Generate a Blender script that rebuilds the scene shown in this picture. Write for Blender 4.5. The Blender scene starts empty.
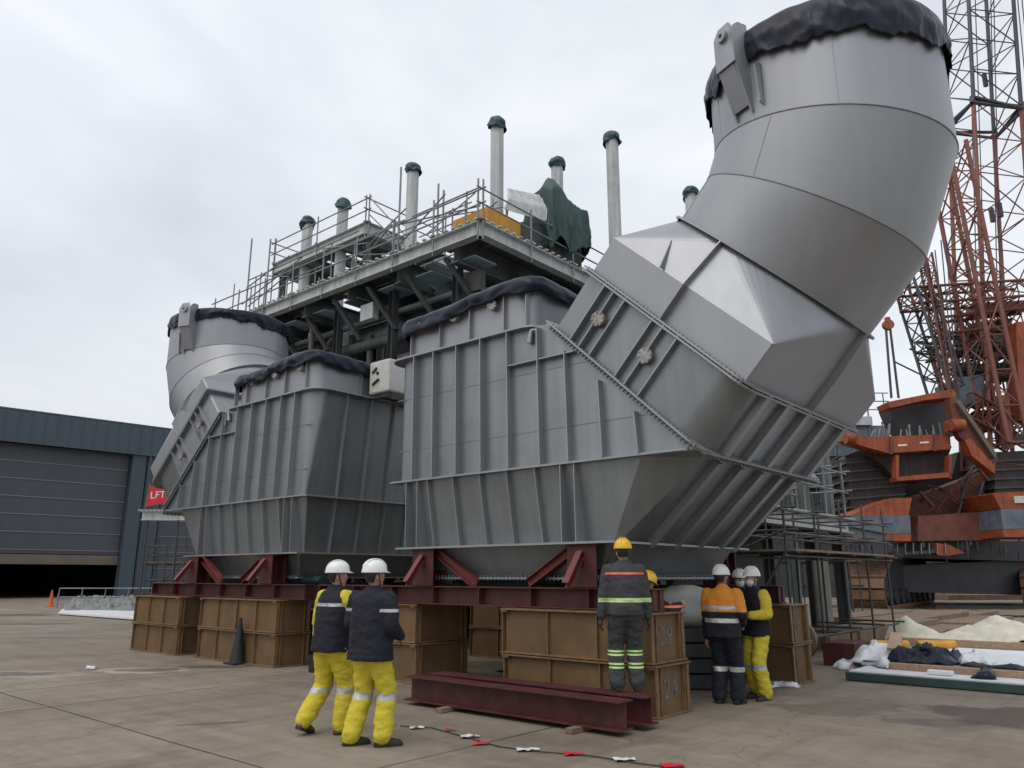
import bpy, bmesh, math, random
from mathutils import Vector, Matrix, noise
random.seed(7)
sc = bpy.context.scene
COL = sc.collection
# ------------------------------------------------------------ camera, sky, sun
# yard frame: +X runs towards the near right, +Y away to the right, Z up
RZ = math.radians(40.7); PITCH = math.radians(14.0); FPX = 769.0; EYE = 1.65
cam = bpy.data.cameras.new('camera'); camo = bpy.data.objects.new('camera', cam); COL.objects.link(camo)
camo.location = (0, 0, EYE); camo.rotation_euler = (math.pi/2+PITCH, 0, RZ)
cam.sensor_width = 36; cam.lens = 36*FPX/1024; cam.clip_start = .1; cam.clip_end = 3000
sc.camera = camo
sc.view_settings.view_transform = 'Standard'; sc.view_settings.look = 'None'
sc.view_settings.exposure = 0.0; sc.view_settings.gamma = 1
SUN_EL = math.radians(58); SUN_AZ = math.radians(200)
w = bpy.data.worlds.new('World'); sc.world = w; w.use_nodes = True
nt = w.node_tree; N = nt.nodes; L = nt.links; N.clear()
out = N.new('ShaderNodeOutputWorld'); add = N.new('ShaderNodeAddShader')
bg1 = N.new('ShaderNodeBackground'); bg2 = N.new('ShaderNodeBackground')
sky = N.new('ShaderNodeTexSky'); sky.sky_type = 'NISHITA'; sky.sun_disc = False
sky.sun_elevation = SUN_EL; sky.sun_rotation = SUN_AZ; sky.air_density = 1; sky.dust_density = 5
bg1.inputs[1].default_value = 0.05
tc = N.new('ShaderNodeTexCoord'); mp = N.new('ShaderNodeMapping'); mp.inputs['Scale'].default_value = (1.0, 1.0, 2.2)
n1 = N.new('ShaderNodeTexNoise'); n1.inputs['Scale'].default_value = 1.7; n1.inputs['Detail'].default_value = 5; n1.inputs['Roughness'].default_value = .5
n1.inputs['Distortion'].default_value = .5
cr = N.new('ShaderNodeValToRGB')
cr.color_ramp.elements[0].position = .33; cr.color_ramp.elements[0].color = (.52, .53, .55, 1)
cr.color_ramp.elements[1].position = .66; cr.color_ramp.elements[1].color = (.77, .775, .78, 1)
L.new(tc.outputs['Generated'], mp.inputs[0]); L.new(mp.outputs[0], n1.inputs[0]); L.new(n1.outputs['Fac'], cr.inputs[0])
# overcast sky: brighter towards the zenith
sx = N.new('ShaderNodeSeparateXYZ'); L.new(tc.outputs['Generated'], sx.inputs[0])
zr = N.new('ShaderNodeMapRange'); zr.inputs[1].default_value = .0; zr.inputs[2].default_value = 1.0; zr.inputs[3].default_value = .92; zr.inputs[4].default_value = 1.35
L.new(sx.outputs['Z'], zr.inputs[0]); L.new(zr.outputs[0], bg2.inputs[1])
L.new(cr.outputs[0], bg2.inputs[0]); L.new(sky.outputs[0], bg1.inputs[0])
L.new(bg1.outputs[0], add.inputs[0]); L.new(bg2.outputs[0], add.inputs[1]); L.new(add.outputs[0], out.inputs[0])
sun = bpy.data.lights.new('sun', 'SUN'); sun.energy = .6; sun.angle = math.radians(25); sun.color = (1, .97, .92)
suno = bpy.data.objects.new('sun', sun); COL.objects.link(suno)
suno.rotation_euler = (math.pi/2-SUN_EL, 0, math.radians(20))   # light comes from behind the camera, high

# ------------------------------------------------------------ helpers
def ray(px, py):
    x = (px-512)/FPX; y = (384-py)/FPX
    d = Vector((x, math.cos(PITCH)-y*math.sin(PITCH), math.sin(PITCH)+y*math.cos(PITCH)))
    return Vector((d.x*math.cos(RZ)-d.y*math.sin(RZ), d.x*math.sin(RZ)+d.y*math.cos(RZ), d.z)), d.y
def at(px, py, depth):                       # yard point seen at a pixel, at a forward distance
    d, fy = ray(px, py); return Vector((0, 0, EYE))+d*(depth/fy)
def gp(px, py, z=0.0):
    d, _ = ray(px, py); t = (z-EYE)/d.z; return Vector((0, 0, EYE))+d*t
RIGHT = Vector((math.cos(RZ), math.sin(RZ), 0)); FWD = Vector((-math.sin(RZ), math.cos(RZ), 0)); UP = Vector((0, 0, 1))

def mat(name, col, rough=.6, metal=0., var=.25, scale=3., bump=.0, bscale=30., streak=0., dirt=None, dirtamt=.0, dscale=1.2, aniso=None):
    m = bpy.data.materials.new(name); m.use_nodes = True; t = m.node_tree; N = t.nodes; L = t.links
    b = N['Principled BSDF']; b.inputs['Roughness'].default_value = rough; b.inputs['Metallic'].default_value = metal
    tc = N.new('ShaderNodeTexCoord'); geo = N.new('ShaderNodeNewGeometry')
    src = geo.outputs['Position']
    nz = N.new('ShaderNodeTexNoise'); nz.inputs['Scale'].default_value = scale; nz.inputs['Detail'].default_value = 8; nz.inputs['Roughness'].default_value = .6
    if aniso:
        mp = N.new('ShaderNodeMapping'); mp.inputs['Scale'].default_value = aniso; L.new(src, mp.inputs[0]); L.new(mp.outputs[0], nz.inputs[0])
    else: L.new(src, nz.inputs[0])
    r = N.new('ShaderNodeValToRGB'); r.color_ramp.elements[0].position = .3; r.color_ramp.elements[1].position = .7
    c = Vector(col)
    r.color_ramp.elements[0].color = (*(c*(1-var)), 1); r.color_ramp.elements[1].color = (*[min(1, v) for v in c*(1+var)], 1)
    L.new(nz.outputs['Fac'], r.inputs[0]); cur = r.outputs[0]
    if streak > 0:
        mp2 = N.new('ShaderNodeMapping'); mp2.inputs['Scale'].default_value = (6, 6, .35); L.new(src, mp2.inputs[0])
        n2 = N.new('ShaderNodeTexNoise'); n2.inputs['Scale'].default_value = 1; n2.inputs['Detail'].default_value = 5; L.new(mp2.outputs[0], n2.inputs[0])
        r2 = N.new('ShaderNodeValToRGB'); r2.color_ramp.elements[0].position = .35; r2.color_ramp.elements[1].position = .65
        r2.color_ramp.elements[0].color = (1-streak,)*3+(1,); r2.color_ramp.elements[1].color = (1, 1, 1, 1)
        mx = N.new('ShaderNodeMix'); mx.data_type = 'RGBA'; mx.blend_type = 'MULTIPLY'; mx.inputs[0].default_value = 1
        L.new(n2.outputs['Fac'], r2.inputs[0]); L.new(cur, mx.inputs[6]); L.new(r2.outputs[0], mx.inputs[7]); cur = mx.outputs[2]
    if dirt:
        n3 = N.new('ShaderNodeTexNoise'); n3.inputs['Scale'].default_value = dscale; n3.inputs['Detail'].default_value = 9; n3.inputs['Roughness'].default_value = .7; L.new(src, n3.inputs[0])
        r3 = N.new('ShaderNodeValToRGB'); r3.color_ramp.elements[0].position = .5; r3.color_ramp.elements[1].position = .72
        r3.color_ramp.elements[0].color = (0, 0, 0, 1); r3.color_ramp.elements[1].color = (dirtamt,)*3+(1,)
        mx = N.new('ShaderNodeMix'); mx.data_type = 'RGBA'; L.new(n3.outputs['Fac'], r3.inputs[0]); L.new(r3.outputs[0], mx.inputs[0])
        L.new(cur, mx.inputs[6]); mx.inputs[7].default_value = (*dirt, 1); cur = mx.outputs[2]
    L.new(cur, b.inputs['Base Color'])
    if bump > 0:
        nb = N.new('ShaderNodeTexNoise'); nb.inputs['Scale'].default_value = bscale; nb.inputs['Detail'].default_value = 6; L.new(src, nb.inputs[0])
        bp = N.new('ShaderNodeBump'); bp.inputs['Strength'].default_value = bump; bp.inputs['Distance'].default_value = .02
        L.new(nb.outputs['Fac'], bp.inputs['Height']); L.new(bp.outputs[0], b.inputs['Normal'])
    # roughness variation
    mr = N.new('ShaderNodeMapRange'); mr.inputs[3].default_value = max(.05, rough-.12); mr.inputs[4].default_value = min(1, rough+.12)
    L.new(nz.outputs['Fac'], mr.inputs[0]); L.new(mr.outputs[0], b.inputs['Roughness'])
    return m
M = {}
M['silver'] = mat('silver_paint', (.24, .262, .275), .40, .6, .10, .9, .06, 2.2, streak=.14, dirt=(.14, .15, .14), dirtamt=.45, dscale=1.1)
M['silver2'] = mat('silver_paint_smooth', (.31, .325, .345), .47, .6, .06, .5, .02, 3, streak=.05, dirt=(.2, .2, .2), dirtamt=.2, dscale=.7)
M['weld'] = mat('weld_seam', (.2, .21, .22), .5, .4, .2, 20)
M['rust_edge'] = mat('scuffed_bare_steel', (.32, .31, .3), .5, .5, .4, 9, dirt=(.1, .05, .03), dirtamt=.5, dscale=6)
M['tarp'] = mat('black_tarpaulin', (.010, .014, .027), .36, 0, .3, 3, .5, 4, dirt=(.03, .035, .045), dirtamt=.3, dscale=4)
for k_ in ('tarp',): M[k_].node_tree.nodes['Principled BSDF'].inputs['Specular IOR Level'].default_value = .22
M['green_tarp'] = mat('green_tarpaulin', (.012, .045, .042), .5, 0, .4, 3, .4, 9)
M['teal_cover'] = mat('teal_cover', (.015, .06, .07), .55, 0, .4, 6, .3, 14)
M['red'] = mat('oxide_red_paint', (.075, .012, .015), .55, 0, .3, 2.5, .1, 30, streak=.3, dirt=(.08, .05, .04), dirtamt=.5, dscale=5)
M['red_brace'] = mat('oxide_red_brace', (.15, .028, .028), .5, 0, .25, 3, .1, 30, dirt=(.06, .04, .035), dirtamt=.5, dscale=6)
M['ochre'] = mat('ochre_primer_steel', (.145, .083, .034), .62, 0, .28, 1.2, .12, 25, streak=.12, dirt=(.075, .05, .03), dirtamt=.75, dscale=1.8)
M['ochre_edge'] = mat('scuffed_ochre_edge', (.17, .10, .045), .6, 0, .3, 6, dirt=(.12, .06, .03), dirtamt=.7, dscale=7)
M['paintmark'] = mat('chalk_grey_number_paint', (.13, .12, .14), .8, 0, .5, 14)
M['hangar'] = mat('blue_grey_cladding', (.058, .082, .104), .55, 0, .08, .4, .0, 3, streak=.08)
M['hangar_door'] = mat('grey_roller_door', (.07, .08, .094), .5, 0, .1, .3, streak=.1)
M['hangar_line'] = mat('door_rail_grey', (.2, .23, .26), .5, 0, .1, 1)
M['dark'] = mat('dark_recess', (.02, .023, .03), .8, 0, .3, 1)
M['brown_trim'] = mat('brown_door_trim', (.14, .12, .1), .7, 0, .2, 1)
M['galv'] = mat('galvanised_tube', (.22, .23, .235), .5, .5, .25, 4)
M['galv_dk'] = mat('weathered_scaffold_tube', (.07, .073, .075), .6, .4, .3, 4)
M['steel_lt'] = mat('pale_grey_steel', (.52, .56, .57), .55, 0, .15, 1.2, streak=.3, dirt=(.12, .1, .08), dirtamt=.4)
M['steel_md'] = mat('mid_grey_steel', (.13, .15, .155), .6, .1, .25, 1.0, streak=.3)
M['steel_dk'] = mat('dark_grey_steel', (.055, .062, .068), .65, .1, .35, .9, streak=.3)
M['grate'] = mat('grating_bar', (.45, .46, .42), .6, .2, .3, 5)
M['blue_panel'] = mat('pale_blue_panel', (.30, .42, .48), .6, 0, .15, 2)
M['orange'] = mat('crane_orange', (.36, .085, .03), .55, 0, .22, 1.2, streak=.35, dirt=(.06, .03, .02), dirtamt=.65, dscale=1.4)
M['boom_red'] = mat('hazed_boom_red', (.20, .075, .058), .6, 0, .25, 1.2)  # haze on the boom is put into this paler, less saturated red
M['orange_dk'] = mat('crane_red_oxide', (.16, .05, .035), .6, 0, .3, 1.5, dirt=(.05, .03, .025), dirtamt=.6, dscale=2)
M['boom_dk'] = mat('boom_dark_steel', (.06, .06, .07), .5, .2, .3, 1.5)
M['cw'] = mat('counterweight_dark', (.055, .045, .042), .75, 0, .35, 1.5, streak=.3)
M['ygrey'] = mat('grey_blue_band', (.12, .15, .19), .6, 0, .3, 2, dirt=(.05, .05, .05), dirtamt=.5)
M['shoe'] = mat('track_shoe_rust', (.20, .11, .07), .75, .1, .35, 3)
M['yellow_beam'] = mat('yellow_orange_beam', (.60, .30, .03), .6, 0, .15, 2, streak=.2)
M['wood'] = mat('pine_timber', (.36, .25, .16), .75, 0, .25, 3, .2, 20, aniso=(6, 6, 6))
M['wood_old'] = mat('weathered_timber', (.19, .135, .095), .8, 0, .35, 3, .3, 20)
M['white_sheet'] = mat('white_film', (.68, .7, .72), .4, 0, .06, 4, .15, 8)
M['cream_sheet'] = mat('cream_tarpaulin', (.52, .50, .42), .6, 0, .15, 3, .4, 9)
M['green_edge'] = mat('green_frame', (.03, .065, .058), .6, 0, .2, 3)
M['white_ribbed'] = mat('white_ribbed_sheet', (.62, .65, .7), .4, .0, .05, 3)
M['wrap'] = mat('white_wrapping', (.52, .53, .50), .6, 0, .12, 4, .5, 10, dirt=(.3, .28, .24), dirtamt=.6)
M['redsign'] = mat('red_banner', (.55, .02, .03), .6, 0, .1, 2)
M['white'] = mat('white_paint', (.75, .75, .75), .5, 0, .05, 3)
M['black'] = mat('black_rubber', (.015, .015, .017), .6, 0, .3, 6)
M['cone'] = mat('orange_cone', (.6, .12, .03), .6, 0, .15, 6)
M['tapered'] = mat('red_tape', (.5, .02, .03), .5, 0, .2, 9)
M['debris'] = mat('grey_debris', (.17, .18, .18), .8, 0, .5, 5, .4, 12)
M['brick'] = mat('ochre_concrete_pillar', (.28, .27, .25), .8, 0, .2, 3)
# people
M['skin'] = mat('skin', (.35, .20, .14), .55, 0, .08, 20)
M['hair'] = mat('black_hair', (.012, .01, .01), .5, 0, .3, 60)
M['navy'] = mat('navy_cloth', (.006, .008, .017), .85, 0, .25, 8, .3, 60)
M['hi_yellow'] = mat('hi_vis_yellow_cloth', (.56, .46, .03), .75, 0, .12, 7, .3, 60, dirt=(.3, .27, .08), dirtamt=.35, dscale=7)
M['hi_orange'] = mat('hi_vis_orange_cloth', (.62, .22, .02), .75, 0, .12, 7, .3, 60)
M['grey_cloth'] = mat('dark_grey_workwear', (.04, .043, .048), .85, 0, .18, 8, .3, 60)
M['reflect'] = mat('silver_reflective_tape', (.42, .44, .42), .4, .2, .12, 20)
M['lime'] = mat('lime_reflective_tape', (.45, .65, .22), .5, 0, .1, 20)
M['tape_orange'] = mat('orange_tape', (.75, .16, .06), .5, 0, .1, 20)
M['helmet_w'] = mat('white_helmet', (.72, .73, .72), .3, 0, .03, 6)
M['helmet_y'] = mat('yellow_helmet', (.72, .42, .02), .35, 0, .06, 6)
M['boot_br'] = mat('brown_boot', (.12, .06, .035), .7, 0, .3, 12)
M['boot_bk'] = mat('black_boot', (.02, .02, .02), .6, 0, .3, 12)
M['mask'] = mat('pale_mask', (.55, .6, .62), .8, 0, .05, 20)
M['glove'] = mat('work_glove', (.03, .03, .033), .8, 0, .3, 20)

ORG = {}
def orig(o): return ORG.get(o.name, Vector((0, 0, 0))) if o else Vector((0, 0, 0))
def thing(name, label, cat, loc=(0, 0, 0), rotz=0, group=None):
    o = bpy.data.objects.new(name, None); COL.objects.link(o); o.location = loc; o.rotation_euler = (0, 0, rotz)
    o.empty_display_size = .2; o['label'] = label; o['category'] = cat
    if group: o['group'] = group
    ORG[o.name] = Vector(loc); return o
def tag(o, label=None, cat=None, group=None, kind=None):
    if label: o['label'] = label
    if cat: o['category'] = cat
    if group: o['group'] = group
    if kind: o['kind'] = kind
    return o
def kids(o): return [c for c in list(bpy.data.objects) if c.parent == o]
def copy_tree(o, parent=None):
    c = o.copy(); COL.objects.link(c); c.parent = parent; ORG[c.name] = orig(o)
    for ch in kids(o): copy_tree(ch, c)
    return c

class MB:
    def __init__(s): s.v = []; s.f = []; s.sm = []
    def add(s, vs, fs, smooth=False):
        b = len(s.v); s.v += [Vector(v) for v in vs]
        for f in fs: s.f.append([i+b for i in f]); s.sm.append(smooth)
        return s
    def box(s, a, b):
        x0, y0, z0 = [min(a[i], b[i]) for i in range(3)]; x1, y1, z1 = [max(a[i], b[i]) for i in range(3)]
        return s.add([(x0,y0,z0),(x1,y0,z0),(x1,y1,z0),(x0,y1,z0),(x0,y0,z1),(x1,y0,z1),(x1,y1,z1),(x0,y1,z1)],
              [(0,3,2,1),(4,5,6,7),(0,1,5,4),(1,2,6,5),(2,3,7,6),(3,0,4,7)])
    def bar(s, p, q, wv, hv):                 # bar from p to q, half extents given as vectors
        p, q, wv, hv = map(Vector, (p, q, wv, hv))
        return s.add([p-wv-hv, p+wv-hv, p+wv+hv, p-wv+hv, q-wv-hv, q+wv-hv, q+wv+hv, q-wv+hv],
              [(0,3,2,1),(4,5,6,7),(0,1,5,4),(1,2,6,5),(2,3,7,6),(3,0,4,7)])
    def ibeam(s, p, q, h, wd, up=(0, 0, 1), tf=.02, tw=.015):
        p, q, up = Vector(p), Vector(q), Vector(up).normalized(); d = (q-p).normalized(); sd = d.cross(up).normalized()
        s.bar(p+up*(h/2-tf/2), q+up*(h/2-tf/2), sd*wd/2, up*tf/2); s.bar(p-up*(h/2-tf/2), q-up*(h/2-tf/2), sd*wd/2, up*tf/2)
        s.bar(p, q, sd*tw/2, up*(h/2-tf)); return s
    def tube(s, p, q, r, n=8, r2=None, caps=True):
        p, q = Vector(p), Vector(q); r2 = r if r2 is None else r2; d = (q-p).normalized()
        a = d.cross(Vector((0, 0, 1)) if abs(d.z) < .9 else Vector((1, 0, 0))).normalized(); b = d.cross(a)
        vs = []
        for c, rr in ((p, r), (q, r2)):
            for i in range(n): t = 2*math.pi*i/n; vs.append(c+a*math.cos(t)*rr+b*math.sin(t)*rr)
        s.add(vs, [(i, (i+1) % n, n+(i+1) % n, n+i) for i in range(n)], n > 5)
        if caps: s.add(vs[:n], [tuple(range(n))]); s.add(vs[n:], [tuple(range(n))])
        return s
    def loft(s, loops, smooth=False, cap0=True, cap1=True, closed=True):
        n = len(loops[0]); vs = [p for l in loops for p in l]; fs = []
        for k in range(len(loops)-1):
            for i in range(n if closed else n-1):
                j = (i+1) % n; fs.append((k*n+i, k*n+j, (k+1)*n+j, (k+1)*n+i))
        s.add(vs, fs, smooth)
        if cap0: s.add(loops[0], [tuple(range(n))])
        if cap1: s.add(loops[-1], [tuple(range(n))])
        return s
    def prism(s, poly, vec):
        vec = Vector(vec); return s.loft([[Vector(p) for p in poly], [Vector(p)+vec for p in poly]])
    def build(s, name, m, parent=None, world=True, bevel=0, weld=False, autosm=False):
        me = bpy.data.meshes.new(name); o_ = orig(parent) if world else Vector((0, 0, 0))
        me.from_pydata([tuple(v-o_) for v in s.v], [], s.f)
        me.polygons.foreach_set('use_smooth', s.sm)
        bm = bmesh.new(); bm.from_mesh(me)
        if weld: bmesh.ops.remove_doubles(bm, verts=bm.verts, dist=.0005)
        bmesh.ops.recalc_face_normals(bm, faces=bm.faces); bm.to_mesh(me); bm.free()
        if autosm: me.set_sharp_from_angle(angle=math.radians(35))
        me.materials.append(m if not isinstance(m, str) else M[m])
        ob = bpy.data.objects.new(name, me); COL.objects.link(ob)
        if parent: ob.parent = parent
        ORG[ob.name] = o_
        if bevel:
            md = ob.modifiers.new('bevel', 'BEVEL'); md.width = bevel; md.segments = 2; md.limit_method = 'ANGLE'
        return ob
def text_obj(txt, size, origin, xdir, updir, m, name, parent, thick=.003):
    cu = bpy.data.curves.new(name, 'FONT'); cu.body = txt; cu.size = size; cu.extrude = thick; cu.align_x = 'CENTER'; cu.align_y = 'CENTER'
    tmp = bpy.data.objects.new('tmp', cu); COL.objects.link(tmp); bpy.context.view_layer.update()
    me = bpy.data.meshes.new_from_object(tmp.evaluated_get(bpy.context.evaluated_depsgraph_get()))
    bpy.data.objects.remove(tmp)
    x = Vector(xdir).normalized(); u = Vector(updir).normalized(); z = x.cross(u)
    R = Matrix((x, u, z)).transposed().to_4x4(); R.translation = Vector(origin)-orig(parent)
    me.transform(R); me.materials.clear(); me.materials.append(M[m])
    ob = bpy.data.objects.new(name, me); COL.objects.link(ob); ob.parent = parent; ORG[ob.name] = orig(parent); return ob
def rrect(x0, x1, y0, y1, rl, rh, n=5):
    """closed loop of (x, y); rl = corner radius on the x0 side, rh on the x1 side"""
    P = []
    for cx, cy, r, a0 in ((x0+rl, y0+rl, rl, 180), (x1-rh, y0+rh, rh, 270), (x1-rh, y1-rh, rh, 0), (x0+rl, y1-rl, rl, 90)):
        for i in range(n+1): t = math.radians(a0+90*i/n); P.append((cx+r*math.cos(t), cy+r*math.sin(t)))
    return P

# ------------------------------------------------------------ ground
def ground_mat(stains=()):
    m = bpy.data.materials.new('concrete_yard'); m.use_nodes = True; t = m.node_tree; N = t.nodes; L = t.links; b = N['Principled BSDF']
    g = N.new('ShaderNodeNewGeometry'); pos = g.outputs['Position']
    def nz(sc_, det=8, rough=.6, mp=None):
        n = N.new('ShaderNodeTexNoise'); n.inputs['Scale'].default_value = sc_; n.inputs['Detail'].default_value = det; n.inputs['Roughness'].default_value = rough
        if mp: q = N.new('ShaderNodeMapping'); q.inputs['Scale'].default_value = mp; L.new(pos, q.inputs[0]); L.new(q.outputs[0], n.inputs[0])
        else: L.new(pos, n.inputs[0])
        return n.outputs['Fac']
    def ramp(f, a, ca, c, cc):
        r = N.new('ShaderNodeValToRGB'); r.color_ramp.elements[0].position = a; r.color_ramp.elements[1].position = c
        r.color_ramp.elements[0].color = (*ca, 1); r.color_ramp.elements[1].color = (*cc, 1); L.new(f, r.inputs[0]); return r.outputs[0]
    def mix(a, b_, mode, fac=1.):
        x = N.new('ShaderNodeMix'); x.data_type = 'RGBA'; x.blend_type = mode
        if isinstance(fac, float): x.inputs[0].default_value = fac
        else: L.new(fac, x.inputs[0])
        L.new(a, x.inputs[6])
        if isinstance(b_, tuple): x.inputs[7].default_value = (*b_, 1)
        else: L.new(b_, x.inputs[7])
        return x.outputs[2]
    c = ramp(nz(.35, 9, .62), .32, (.172, .143, .112), .68, (.272, .232, .185))
    c = mix(c, ramp(nz(5, 8, .7), .3, (.82, .82, .82), .7, (1.08, 1.08, 1.07)), 'MULTIPLY')
    c = mix(c, ramp(nz(60, 3, .6), .3, (.88, .88, .88), .7, (1.08, 1.08, 1.08)), 'MULTIPLY')
    c = mix(c, ramp(nz(.9, 10, .7, (1, .5, 1)), .50, (1, 1, 1), .78, (.62, .57, .52)), 'MULTIPLY')
    c = mix(c, (.34, .335, .32), 'MIX', ramp(nz(1.3, 9, .75), .56, (0, 0, 0), .8, (.45, .45, .45)))
    # long faint tyre tracks and hairline cracks
    c = mix(c, ramp(nz(1.0, 4, .6, (.12, 2.6, 1)), .42, (.90, .895, .89), .6, (1.03, 1.03, 1.03)), 'MULTIPLY')
    c = mix(c, ramp(nz(1.0, 3, .6, (3.2, .10, 1)), .52, (1, 1, 1), .66, (.86, .85, .84)), 'MULTIPLY')
    vo = N.new('ShaderNodeTexVoronoi'); vo.feature = 'DISTANCE_TO_EDGE'; vo.inputs['Scale'].default_value = .22
    dm = N.new('ShaderNodeVectorMath'); dm.operation = 'ADD'; dn_ = N.new('ShaderNodeTexNoise'); dn_.inputs['Scale'].default_value = 1.1; dn_.inputs['Detail'].default_value = 6; L.new(pos, dn_.inputs[0])
    L.new(pos, dm.inputs[0]); L.new(dn_.outputs['Color'], dm.inputs[1]); L.new(dm.outputs[0], vo.inputs['Vector'])
    c = mix(c, ramp(vo.outputs['Distance'], .0, (.55, .52, .5), .004, (1, 1, 1)), 'MULTIPLY', .6)
    rg = N.new('ShaderNodeMapRange'); rg.inputs[3].default_value = .5; rg.inputs[4].default_value = .95; L.new(nz(.6, 5), rg.inputs[0]); rough = rg.outputs[0]
    wob = nz(1.6, 6, .65)
    for (ct, rx, ry, an, cf, rf, st) in stains:
        mp_ = N.new('ShaderNodeMapping'); mp_.vector_type = 'TEXTURE'; mp_.inputs['Location'].default_value = (ct.x, ct.y, 0); mp_.inputs['Rotation'].default_value = (0, 0, an); mp_.inputs['Scale'].default_value = (rx, ry, 1)
        L.new(pos, mp_.inputs[0]); ln = N.new('ShaderNodeVectorMath'); ln.operation = 'LENGTH'; L.new(mp_.outputs[0], ln.inputs[0])
        ma = N.new('ShaderNodeMath'); ma.operation = 'MULTIPLY_ADD'; L.new(wob, ma.inputs[0]); ma.inputs[1].default_value = 2.2; L.new(ln.outputs['Value'], ma.inputs[2])
        mr_ = N.new('ShaderNodeMapRange'); mr_.interpolation_type = 'SMOOTHSTEP'; mr_.inputs[1].default_value = 1.9; mr_.inputs[2].default_value = 2.12; mr_.inputs[3].default_value = st; mr_.inputs[4].default_value = 0; L.new(ma.outputs[0], mr_.inputs[0])
        c = mix(c, cf, 'MULTIPLY', mr_.outputs[0])
        mx_ = N.new('ShaderNodeMix'); mx_.data_type = 'FLOAT'; L.new(mr_.outputs[0], mx_.inputs[0]); L.new(rough, mx_.inputs[2]); mx_.inputs[3].default_value = rf; rough = mx_.outputs[0]
    L.new(c, b.inputs['Base Color']); L.new(rough, b.inputs['Roughness'])
    bp = N.new('ShaderNodeBump'); bp.inputs['Strength'].default_value = .25; bp.inputs['Distance'].default_value = .01; L.new(nz(35, 8), bp.inputs['Height']); L.new(bp.outputs[0], b.inputs['Normal'])
    return m
M['ground'] = ground_mat()
g = MB().add([(-1500, -1500, 0), (1500, -1500, 0), (1500, 1500, 0), (-1500, 1500, 0)], [(0, 1, 2, 3)]).build('ground', 'ground'); tag(g, kind='structure')
M['joint'] = mat('joint_filler', (.055, .05, .045), .9, 0, .4, 8)
M['yline'] = mat('faded_yellow_line', (.27, .22, .13), .85, 0, .2, 4, dirt=(.20, .175, .145), dirtamt=1.0, dscale=6)
M['puddle'] = mat('wet_stain', (.10, .085, .072), .38, 0, .25, 3, dirt=(.2, .18, .15), dirtamt=.8, dscale=3)
M['puddle2'] = mat('rusty_wet_stain', (.075, .05, .042), .3, 0, .35, 3)
M['lime_stain'] = mat('pale_lime_stain', (.34, .33, .31), .8, 0, .2, 4)
def wob_strip(pts, wd, z, name, m, j=.004):
    b = MB(); n = 60; L_ = []
    for k in range(len(pts)-1):
        p, q = Vector(pts[k]), Vector(pts[k+1]); d = (q-p).normalized(); s_ = Vector((-d.y, d.x, 0))
        for i in range(n):
            c = p.lerp(q, i/(n-1)); ww = wd*(.7+.6*noise.noise(c*1.7)); o = s_*j*5*noise.noise(c*.9)
            L_.append((c+o-s_*ww/2+UP*z, c+o+s_*ww/2+UP*z))
    vs = [v for pr in L_ for v in pr]; b.add(vs, [(2*i, 2*i+1, 2*i+3, 2*i+2) for i in range(len(L_)-1)])
    return tag(b.build(name, m), kind='structure')
wob_strip([(-40, 4.25, 0), (6, 4.15, 0)], .022, .004, 'paving_joint', 'joint')
wob_strip([(-5.7, -3, 0), (-5.72, 8.2, 0)], .02, .005, 'paving_joint', 'joint')
wob_strip([(-5.7, 13.5, 0), (-5.6, 30, 0)], .02, .005, 'paving_joint', 'joint')
wob_strip([(-13.4, -4, 0), (-13.5, 7.9, 0)], .09, .004, 'painted_line', 'yline')
wob_strip([(-11.5, -4, 0), (-11.6, 6.6, 0)], .10, .004, 'painted_line', 'yline')
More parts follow.
